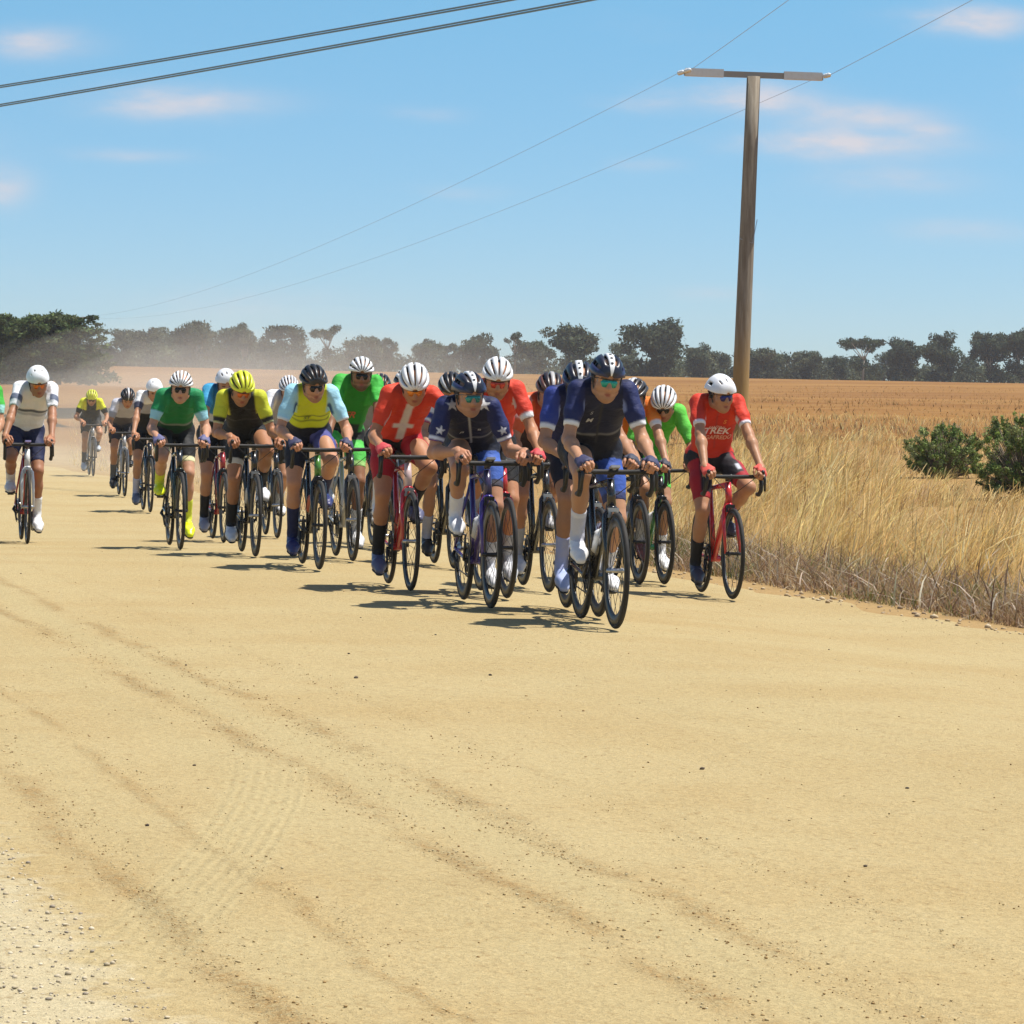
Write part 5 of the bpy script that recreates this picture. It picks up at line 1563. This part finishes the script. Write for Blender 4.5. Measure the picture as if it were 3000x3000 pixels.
# ------------------------------------------------------------------ the riders
WHT, BLK = (.72, .72, .72), (.012, .012, .013)
NAVY, BLUE = (.014, .019, .075), (.035, .065, .33)
RED, LIME, GRN = (.52, .022, .016), (.055, .40, .045), (.008, .15, .045)
YEL, SKYB, ORG = (.62, .64, .02), (.22, .55, .72), (.78, .20, .02)
WH = {'base': (.76, .76, .76)}
WH_STR = dict(WH)                                    # white ribs over a dark shell
BK = {'base': (.014, .014, .015)}
NV = {'base': (.009, .011, .026), 2: (.76, .76, .76), 0: (.014, .018, .06), 4: (.014, .018, .06), 'dots': True}
RIDERS = [
 dict(fw=(-88, 1598), head=(-52, 1072), phi=60, hyaw=0, helmet=('smooth', WH), glasses=(.03, .03, .03), h=.012,
  label='cyclist in light green jersey cut off by the left edge of the photo', blabel='dark racing bicycle cut off by the left edge of the photo',
  kit=dict(base=LIME, arm=LIME, rings=[(.5, .8, (.35, .70, .62))], shorts=BLK, glove=BLK), bike=dict()),
 dict(fw=(80, 1595), head=(108, 1068), phi=105, hyaw=4, hp=-16, helmet=('smooth2', {'base': (.74, .74, .74), 'strap': (.05, .05, .05)}), glasses=(.75, .18, .02), h=.010, flare=1.0, skin=(.40, .20, .12),
  label='cyclist riding alone at left in white jersey with grey chest band and round white helmet', blabel='white and red racing bicycle ridden alone at left',
  kit=dict(base=(.74, .74, .76), bands=[(.57, .64, (.10, .11, .15)), (.50, .555, (.42, .42, .46))], rings=[(.34, .56, (.12, .14, .2)), (.6, .78, WHT)], unzip=True, shorts=(.016, .020, .060), shorts_len=.80, sock=(.72, .72, .72), shoe=(.76, .76, .76), sock_len=.16),
  bike=dict(frame=(.45, .03, .035), head=(.72, .72, .72), fork=(.70, .70, .70), deep=False, silver=True, computer=(.3, .25, .5), bottle=(.5, .06, .07), bottle_label='red bottle in the frame of the white and red bicycle at left')),
 dict(fw=(273, 1398), head=(270, 1140), phi=-70, helmet=('rib7', {'base': (.60, .64, .03)}), glasses=(.1, .05, .02), h=.016, hp=-24, flare=1.1,
  label='farthest cyclist in dust with yellow helmet and yellow shouldered black jersey', blabel='dusty racing bicycle of the farthest rider with yellow helmet',
  kit=dict(base=BLK, shoulder=YEL, shoulder_u=.085, arm_top=YEL, arm=BLK, shorts=BLK, sock=BLK, shoe=(.45, .5, .55)), bike=dict(frame=(.3, .3, .3))),
 dict(fw=(365, 1458), head=(373, 1135), phi=-55, helmet=('rib7', {'base': (.016, .016, .018), 3: (.5, .5, .5)}), h=.015, hp=-30,
  label='cyclist in dust with black helmet and grey white jersey left of the bunch', blabel='silvery racing bicycle of the dusty rider with black helmet',
  kit=dict(base=(.42, .41, .46), lower=(.10, .09, .10), lower_v=.5, arm_top=(.66, .66, .72), arm=(.3, .3, .34), shorts=(.05, .045, .05), sock=(.1, .1, .1), shoe=BLK), bike=dict(frame=(.35, .35, .36), silver=True)),
 dict(fw=(440, 1505), head=(462, 1108), phi=-85, helmet=('smooth2', WH), h=.013, lat_max=.05,
  label='cyclist in white and grey jersey and white helmet half hidden behind the dark green jersey', blabel='racing bicycle hidden behind the dark green jersey rider',
  kit=dict(base=(.30, .30, .35), lower=BLK, lower_v=.55, arm_top=WHT, arm=(.05, .05, .08), yoke=WHT, shorts=BLK, sock=(.45, .45, .55), shoe=(.12, .14, .2)), bike=dict()),
 dict(fw=(528, 1613), head=(530, 1085), phi=102, hp=-8, helmet=('rib9', dict(WH, bridge=(.1, .1, .1))), glasses=(.012, .012, .012), h=.010, skin=(.55, .31, .21), flare=1.0, kneeL=.03,
  label='cyclist in dark green jersey with pale blue cuffs and fluorescent yellow shoes', blabel='black and green racing bicycle of the rider in fluorescent yellow shoes',
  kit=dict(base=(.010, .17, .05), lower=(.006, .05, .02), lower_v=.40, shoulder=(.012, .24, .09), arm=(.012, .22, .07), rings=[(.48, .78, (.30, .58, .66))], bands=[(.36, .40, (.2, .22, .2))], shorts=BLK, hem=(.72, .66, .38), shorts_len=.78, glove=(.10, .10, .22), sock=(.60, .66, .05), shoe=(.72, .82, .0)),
  bike=dict(frame=(.012, .014, .012), fork=(.015, .03, .015), head=(.02, .02, .02))),
 dict(fw=(655, 1592), head=(662, 1040), phi=-85, helmet=('smooth', {'base': (.72, .72, .73)}), h=.011, hp=-6, skin=(.48, .26, .16),
  label='tall cyclist in blue jersey with white chest band behind the black and yellow jersey', blabel='red and black racing bicycle of the rider in blue jersey',
  kit=dict(base=(.02, .17, .36), bands=[(.40, .56, (.52, .54, .56))], lower=BLK, lower_v=.40, arm=(.05, .32, .55), rings=[(.58, .78, (.03, .22, .42))], shorts=BLK, sock=BLK, sock_len=.2, shoe=(.30, .30, .36), glove=(.25, .06, .06)),
  bike=dict(frame=(.32, .02, .03), fork=(.02, .02, .02), head=(.35, .02, .03))),
 dict(fw=(748, 1635), head=(715, 1083), phi=-105, hp=-24, helmet=('rib6', {'base': (.66, .70, .03)}), glasses=(.55, .12, .02), h=.010, skin=(.42, .21, .12), flare=.6, lat_max=.1,
  label='cyclist with yellow black striped helmet and black jersey with yellow shoulders in the bunch', blabel='black racing bicycle of the rider in black jersey with yellow shoulders',
  kit=dict(base=BLK, shoulder=(.55, .56, .03), shoulder_u=.105, arm=(.50, .52, .03), rings=[(.56, .70, BLK), (.70, .78, (.45, .44, .3))], bands=[(.52, .55, (.05, .05, .05))], shorts=BLK, hem=(.60, .56, .48), thigh_patch=(.4, .4, .4), sock=BLK, sock_len=.19, shoe=(.68, .68, .70)),
  bike=dict(frame=(.012, .012, .012), silver=True, bottle=(.5, .5, .5), bottle_label='grey bottle in the frame below the yellow helmet rider')),
 dict(fw=(812, 1580), head=(845, 1095), phi=20, helmet=('rib9', {'base': (.66, .66, .68), 'bridge': (.3, .3, .3)}), h=.013, lat_max=.12,
  label='cyclist in grey and white jersey with white helmet left of the black helmet rider', blabel='dark racing bicycle behind the gap left of the pale blue jersey',
  kit=dict(base=(.32, .32, .36), shoulder=WHT, arm=(.66, .66, .68), lower=BLK, shorts=BLK, sock=(.5, .5, .5)), bike=dict(silver=True, bottle=(.62, .66, .62), bottle_label='pale bottle on the hidden bicycle left of the black helmet rider')),
 dict(fw=(935, 1675), head=(922, 1066), phi=-88, hp=-16, helmet=('rib7', BK), glasses=(.012, .012, .014), h=.009, skin=(.52, .28, .18), flare=1.0, kneeR=.14, lat_max=.08,
  label='cyclist with black helmet in yellow jersey with pale blue sleeves', blabel='black racing bicycle of the rider in yellow and pale blue jersey',
  kit=dict(base=(.52, .60, .02), shoulder=(.30, .60, .74), shoulder_u=.11, arm=(.34, .62, .74), arm_patch=[(.2, .5, (.03, .10, .25))], rings=[(.70, .78, (.66, .70, .72))], lower=(.010, .011, .022), lower_v=.34, bands=[(.48, .51, (.16, .22, .02)), (.60, .63, (.14, .20, .03))], text=[('ST', .03, .55, .05, (.1, .16, .03))], shorts=(.010, .011, .022), thighL=(.07, .07, .24), shorts_len=.72, glove=(.03, .03, .08), sock=(.012, .018, .07), sock_len=.22, shoe=(.015, .025, .13)),
  bike=dict(frame=(.014, .014, .015), head=(.05, .20, .02), bottle=(.50, .12, .06), bottle_label='orange bottle in the frame below the black helmet rider')),
 dict(fw=(1033, 1650), head=(1055, 1035), phi=88, hp=-2, helmet=('rib7', dict(WH, bridge=(.03, .03, .03))), glasses=(.014, .014, .014), h=.010, skin=(.30, .15, .085), beard=.6,
  label='bearded cyclist in bright green jersey and shorts with black and white helmet', blabel='black and white racing bicycle of the bearded rider in bright green',
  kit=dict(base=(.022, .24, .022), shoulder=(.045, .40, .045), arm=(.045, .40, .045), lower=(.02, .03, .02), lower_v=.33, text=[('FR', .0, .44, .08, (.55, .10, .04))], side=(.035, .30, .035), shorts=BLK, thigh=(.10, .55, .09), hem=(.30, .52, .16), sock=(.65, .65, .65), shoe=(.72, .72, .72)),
  bike=dict(frame=(.60, .60, .58), fork=(.02, .02, .02), head=(.02, .02, .02), silver=True)),
 dict(fw=(1092, 1603), head=(1120, 1092), phi=40, helmet=('rib7', BK), h=.014,
  label='cyclist of whom only a black helmet shows between the bright green rider and white sleeves', blabel='racing bicycle hidden behind the bright green rider',
  kit=dict(base=(.25, .25, .28), arm=WHT, shorts=BLK), bike=dict()),
 dict(fw=(1165, 1622), head=(1192, 1038), phi=8, hp=-10, helmet=('rib7', {'base': (.014, .014, .015), 5: (.6, .6, .6)}), h=.012,
  label='cyclist in white jersey with black helmet directly behind the red cross jersey', blabel='racing bicycle hidden behind the red cross jersey rider',
  kit=dict(base=(.70, .70, .74), arm=(.72, .72, .78), shorts=BLK, sock=(.7, .7, .7), shoe=(.76, .76, .76)), bike=dict()),
 dict(fw=(1202, 1738), head=(1212, 1060), phi=-92, hp=-26, helmet=('rib6', dict(WH, bridge=(.6, .6, .6))), glasses=(.70, .22, .02), h=.009, skin=(.46, .235, .135), flare=.8, kneeL=.2, kneeR=.05,
  handL=dict(elbow=(-1, .1, -.15)),
  label='cyclist in red jersey with white cross on the chest and black striped white helmet', blabel='red racing bicycle of the rider with white cross jersey',
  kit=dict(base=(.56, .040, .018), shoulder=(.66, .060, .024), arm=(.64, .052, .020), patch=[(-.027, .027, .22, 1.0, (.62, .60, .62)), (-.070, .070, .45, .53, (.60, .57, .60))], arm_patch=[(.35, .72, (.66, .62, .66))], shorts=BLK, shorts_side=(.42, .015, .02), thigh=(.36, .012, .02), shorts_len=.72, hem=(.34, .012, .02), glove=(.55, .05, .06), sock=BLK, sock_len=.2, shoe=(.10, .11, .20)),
  bike=dict(frame=(.42, .012, .02), head=(.60, .45, .45), fork=(.40, .012, .02), deep=False, silver=True, tyre=M_RUBBER)),
 dict(fw=(1330, 1672), head=(1322, 1088), phi=-80, hp=-18, helmet=('rib7', {'base': (.014, .014, .015), 5: (.4, .4, .4)}), h=.012,
  label='cyclist with black helmet and white shouldered navy jersey behind the navy jersey with stars', blabel='racing bicycle hidden behind the rider in navy with stars',
  kit=dict(base=NAVY, shoulder=WHT, arm=(.03, .05, .22), arm_top=WHT, rings=[(.62, .70, WHT), (.70, .78, (.3, .03, .1))], shorts=NAVY, glove=BLK, sock=(.40, .40, .46), shoe=BLK), bike=dict()),
 dict(fw=(1437, 1790), head=(1385, 1085), phi=72, hp=-4, hyaw=8, helmet=('navy', NV), glasses=(.03, .22, .20), gframe=(.12, .12, .13), h=.008, skin=(.48, .26, .17), flare=1.15, kneeR=.12, lat_max=.12,
  label='cyclist in navy jersey with white stars on shoulders and sleeves, white cuffs', blabel='purple and black racing bicycle of the rider with white stars',
  kit=dict(base=(.012, .014, .042), lower=(.009, .010, .022), lower_v=.40, shoulder=(.013, .016, .052), shoulder_u=.11, bands=[(.405, .43, (.22, .22, .23))], arm=(.016, .022, .095), rings=[(.655, .73, (.68, .68, .74)), (.73, .76, (.05, .03, .30)), (.76, .80, (.30, .02, .06))], h=.006, stars=[(.096, .002, .042, (.46, .46, .50)), (-.096, .006, .044, (.74, .74, .74))], arm_stars=[(.52, .034, (.62, .62, .66))], zip=(.4, .4, .42), text=[('JS', .055, .56, .035, (.5, .5, .5)), ('B', -.055, .66, .04, (.5, .5, .5))], shorts=(.010, .012, .026), thighL=(.06, .13, .46), shorts_len=.74, hem=(.05, .045, .06), sock=(.66, .67, .72), shoe=(.70, .70, .72), sock_len=.17),  # one shoulder star whiter, one greyer: sun and shade put into their colours
  bike=dict(frame=(.045, .028, .20), head=(.03, .025, .10), fork=(.05, .03, .22), deep=True, computer=(.25, .25, .26), bottle=(.62, .62, .64), bottle_label='white bottle in the frame of the purple bicycle')),
 dict(fw=(1484, 1760), head=(1461, 1044), phi=95, hp=-14, hyaw=-12, helmet=('rib6', dict(WH, bridge=(.6, .6, .6))), glasses=(.50, .05, .03), h=.010, skin=(.46, .23, .13), lat_max=.1,
  label='cyclist in red jersey and white striped helmet between both navy riders', blabel='red racing bicycle between both navy riders',
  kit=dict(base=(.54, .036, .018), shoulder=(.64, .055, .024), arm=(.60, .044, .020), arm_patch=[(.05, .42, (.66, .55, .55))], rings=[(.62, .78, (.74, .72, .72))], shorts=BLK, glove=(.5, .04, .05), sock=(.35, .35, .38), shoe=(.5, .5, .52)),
  bike=dict(frame=(.48, .014, .02), fork=(.5, .02, .02), bottle=(.7, .7, .7), bottle_label='white bottle behind the front wheel between both navy riders')),
 dict(fw=(1608, 1742), head=(1610, 1088), phi=-60, hp=-22, hyaw=-6, helmet=('rib7', {'base': (.10, .035, .022), 3: (.42, .40, .38), 2: (.03, .02, .02), 4: (.03, .02, .02)}), h=.011, skin=(.44, .22, .13),
  label='cyclist in dark orange jersey with brown helmet left of the leading navy rider', blabel='racing bicycle of the rider in dark orange jersey',
  kit=dict(base=(.36, .045, .014), lower=(.03, .015, .02), lower_v=.55, shoulder=(.6, .09, .02), arm=(.55, .10, .03), arm_top=(.62, .3, .25), shorts=BLK, glove=(.5, .05, .06), sock=(.34, .35, .38), shoe=(.5, .5, .52)), bike=dict(silver=True)),
 dict(fw=(1752, 1815), head=(1706, 1054), phi=-45, hp=-14, helmet=('navy', dict(NV)), h=.010, skin=(.44, .24, .15), lat_max=.16,
  label='cyclist in navy jersey with white cuffs half hidden behind the leading navy rider', blabel='black racing bicycle directly behind the leading rider',
  kit=dict(base=NAVY, arm=(.03, .05, .24), arm_patch=[(.05, .45, (.30, .36, .62))], rings=[(.64, .76, (.70, .70, .72)), (.76, .79, BLK)], shorts=(.010, .011, .024), glove=(.03, .035, .06), sock=(.36, .40, .62), shoe=(.35, .42, .66)), bike=dict(silver=True)),
 dict(fw=(1802, 1850), head=(1780, 1034), phi=32, hp=-10, hyaw=0, helmet=('navy', NV), glasses=(.02, .30, .26), h=.008, skin=(.48, .27, .17), flare=.95, build=1.03, kneeR=.10, lat_max=.1,
  label='leading cyclist in navy jersey with teal glasses, white cuffs and navy helmet with white stripe', blabel='black racing bicycle of the leading rider, nearest of all',
  kit=dict(base=(.012, .015, .040), lower=(.008, .009, .018), lower_v=.42, shoulder=(.012, .015, .05), shoulder_u=.105, yoke=(.013, .017, .05), bands=[(.42, .445, (.16, .16, .16))], arm=(.015, .022, .090), arm_patch=[(.0, .40, (.22, .28, .55))], rings=[(.655, .755, (.72, .72, .74)), (.755, .79, BLK)], text=[('M', .065, .66, .05, (.42, .42, .44)), ('S', .06, .80, .035, (.3, .3, .32))], zip=(.03, .03, .035), shorts=(.009, .010, .018), thighL=(.045, .10, .40), shorts_len=.76, hem=(.03, .04, .12), glove=(.028, .030, .085), sock=(.50, .51, .58), sock_top=(.64, .64, .68), shoe=(.76, .76, .77)),  # arms bluer than the chest: sunlight put into the sleeve colour
  bike=dict(frame=(.014, .014, .015), deep=True, silver=True, computer=(.30, .30, .31), bottle=(.74, .74, .74), bottle_label='white bottle in the frame of the leading bicycle')),
 dict(fw=(1872, 1718), head=(1862, 1106), phi=150, hp=-20, hyaw=-25, helmet=('rib7', {'base': (.03, .026, .026), 3: (.55, .55, .55), 4: (.5, .5, .5)}), h=.011, skin=(.46, .25, .15), lat_max=.1,
  label='cyclist in orange jersey with white cuffs between the leading rider and the lime green rider', blabel='black racing bicycle of the rider in orange',
  kit=dict(base=(.70, .17, .02), arm=(.80, .22, .025), rings=[(.60, .78, (.76, .70, .66))], lower=(.5, .38, .03), shorts=BLK, glove=(.03, .03, .05), sock=(.5, .5, .5), shoe=(.2, .05, .06)), bike=dict(bottle=(.74, .74, .74), bottle_label='white bottle in the frame of the rider in orange')),
 dict(fw=(1945, 1718), head=(1945, 1126), phi=92, hp=-26, hyaw=-10, helmet=('rib7', dict(WH, bridge=(.03, .03, .03))), glasses=(.02, .02, .02), h=.010, skin=(.42, .23, .14), flare=1.1,
  label='crouching cyclist in lime green jersey, next to the red rider at right', blabel='green and black racing bicycle of the lime green rider',
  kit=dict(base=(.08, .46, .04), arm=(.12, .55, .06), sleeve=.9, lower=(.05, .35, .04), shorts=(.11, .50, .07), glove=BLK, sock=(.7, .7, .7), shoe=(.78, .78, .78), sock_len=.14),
  bike=dict(frame=(.012, .16, .03), head=(.02, .02, .02), fork=(.02, .02, .02), bottle=(.74, .74, .74), bottle_label='white bottle in the frame of the lime green rider')),
 dict(fw=(2145, 1762), head=(2115, 1090), phi=-88, hp=-12, hyaw=16, helmet=('smooth', {'base': (.78, .78, .79)}), glasses=(.03, .03, .16), h=.009, skin=(.46, .25, .15), flare=.9, kneeL=.28, kneeR=.0, hair=(.02, .012, .01), lat_max=.12,
  label='cyclist in red jersey and plain white helmet at the right edge of the bunch', blabel='red racing bicycle at the right edge of the bunch',
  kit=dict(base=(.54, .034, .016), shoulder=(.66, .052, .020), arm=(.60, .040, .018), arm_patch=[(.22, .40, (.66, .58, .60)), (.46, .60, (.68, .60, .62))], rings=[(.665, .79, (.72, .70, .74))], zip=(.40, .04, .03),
           text=[('SANTINI', .0, .66, .032, (.70, .42, .40)), ('TREK', 0, .56, .085, (.74, .60, .60)), ('SEGAFREDO', 0, .47, .045, (.72, .36, .24)), ('S', -.055, .76, .05, (.75, .25, .05))],
           shorts=(.012, .011, .015), shorts_side=(.34, .012, .02), shorts_len=.80, hem=(.30, .012, .018), thigh_patch=(.50, .52, .58), glove=(.62, .07, .05), sock=(.014, .014, .016), sock_len=.17, shoe=(.045, .048, .075)),
  bike=dict(frame=(.52, .014, .020), fork=(.54, .016, .022), head=(.54, .016, .022), deep=False, tyre=M_RUBBER)),
]
ZHEAD = 1.01 + .212
RYAW = R(10.2)
import time
_t0 = time.time()
for sp in RIDERS:
    g = on_road(*sp['fw'])
    go, ga = ro_of(np.array((g.x, g.y)))
    yaw = math.pi + RYAW
    fwd = Vector((math.sin(RYAW), -math.cos(RYAW), 0))
    orig = g - fwd * .60
    orig.z = .5 * float(road_z(np.array([go]), np.array([ga]))[0] + road_z(np.array([go]), np.array([ga + 1.0]))[0]) + .004
    dh = (orig + fwd * .42).y
    z = at_depth(sp['head'][0], sp['head'][1], dh).z - orig.z
    sn = min(max((z - ZHEAD) / .52, .27), .80)
    sp['ta'] = math.degrees(math.asin(sn)) if 'ta' not in sp else sp['ta']
    # sideways lean so that the head sits where the photo has it
    yh = -.19 + .52 * math.cos(math.asin(sn)) + .15
    pred = orig + fwd * yh
    vx = at_depth(sp['head'][0], sp['head'][1], pred.y).x
    dx = -(vx - pred.x) / math.cos(RYAW)
    lm = sp.get('lat_max', .08)
    sp['lat'] = max(-lm, min(lm, dx)) / .52
    orig2 = orig
    vr = random.Random(int(sp['fw'][0]) * 7 + 3)
    sp['hyaw'] = sp.get('hyaw', 0) + vr.uniform(-7, 7); sp['hroll'] = sp.get('hroll', 0) + vr.uniform(-6, 6); sp['hp'] = sp.get('hp', -14) + vr.uniform(-4, 5)
    sp['flare'] = sp.get('flare', .75) * vr.uniform(.6, 1.5); sp['build'] = sp.get('build', 1.0) * vr.uniform(.94, 1.05)
    sp.setdefault('beard', vr.choice((0, 0, .2, .35)))
    for kk in ('handR', 'handL'):
        sp.setdefault(kk, {}); sp[kk].setdefault('out', vr.uniform(.35, .8)); sp[kk].setdefault('fw', (-.10 * (1 if kk == 'handR' else -1), 1.0, vr.uniform(-.55, -.2)))
    make_bike(sp, orig, yaw)
    make_rider(sp, orig, yaw)
    print('rider', sp['label'][:30], 'd=%.1f z=%.2f ta=%.0f dx=%.2f t=%.1f' % (g.y, z, sp['ta'], dx, time.time() - _t0))

# ------------------------------------------------------------------ air and dust
def volume_mat(name, col, dens, emis=None):
    m = bpy.data.materials.new(name); m.use_nodes = True; t = m.node_tree; t.nodes.clear()
    o = t.nodes.new('ShaderNodeOutputMaterial'); v = t.nodes.new('ShaderNodeVolumePrincipled')
    v.inputs['Color'].default_value = (*col, 1); v.inputs['Density'].default_value = dens; v.inputs['Anisotropy'].default_value = 0.0
    t.links.new(v.outputs[0], o.inputs['Volume'])
    return m
M_DUST = [volume_mat('dust', (.99, .95, .86), dn) for dn in (.0011, .0018, .0055)]
def dust(px, d, rx, ry, rz, zc, dens):
    pos = place(px, d)
    for k, (f_, dx) in enumerate(((1.15, 0), (.85, .18), (.6, -.2), (.42, .05))):
        me = MB(); prof = [(max(math.sin(R(t)), .001), -math.cos(R(t))) for t in range(0, 181, 12)]
        me.lathe(prof, axis='Z', seg=32)
        mesh = me.mesh('dust_cloud'); mesh.materials.append(M_DUST[dens])
        o = link('dust_cloud', mesh); o.location = (pos.x + dx * rx, pos.y, pos.z + zc); o.scale = (rx * f_, ry * f_, rz * f_); o.rotation_euler = (0, 0, YAW)
        tag(o, kind='stuff')
if DUST:
    dust(330, 72, 2.8, 18, 1.6, .1, 2)
    dust(420, 120, 6.0, 40, 2.4, .2, 0)
    dust(640, 210, 9.0, 60, 3.6, .3, 1)
    dust(230, 150, 6.0, 30, 1.5, -.2, 0)
    dust(950, 230, 9., 50, 3.0, .2, 0)
if HAZE:
    m = MB(); m.box((0, 420, 10), (520, 1000, 24))
    me = m.mesh('haze', False); me.materials.append(volume_mat('haze', (.80, .86, .95), HAZE))
    tag(link('haze', me), kind='stuff')
print('tris', sum(len(o.data.polygons) * 2 for o in S.objects if o.type == 'MESH'))
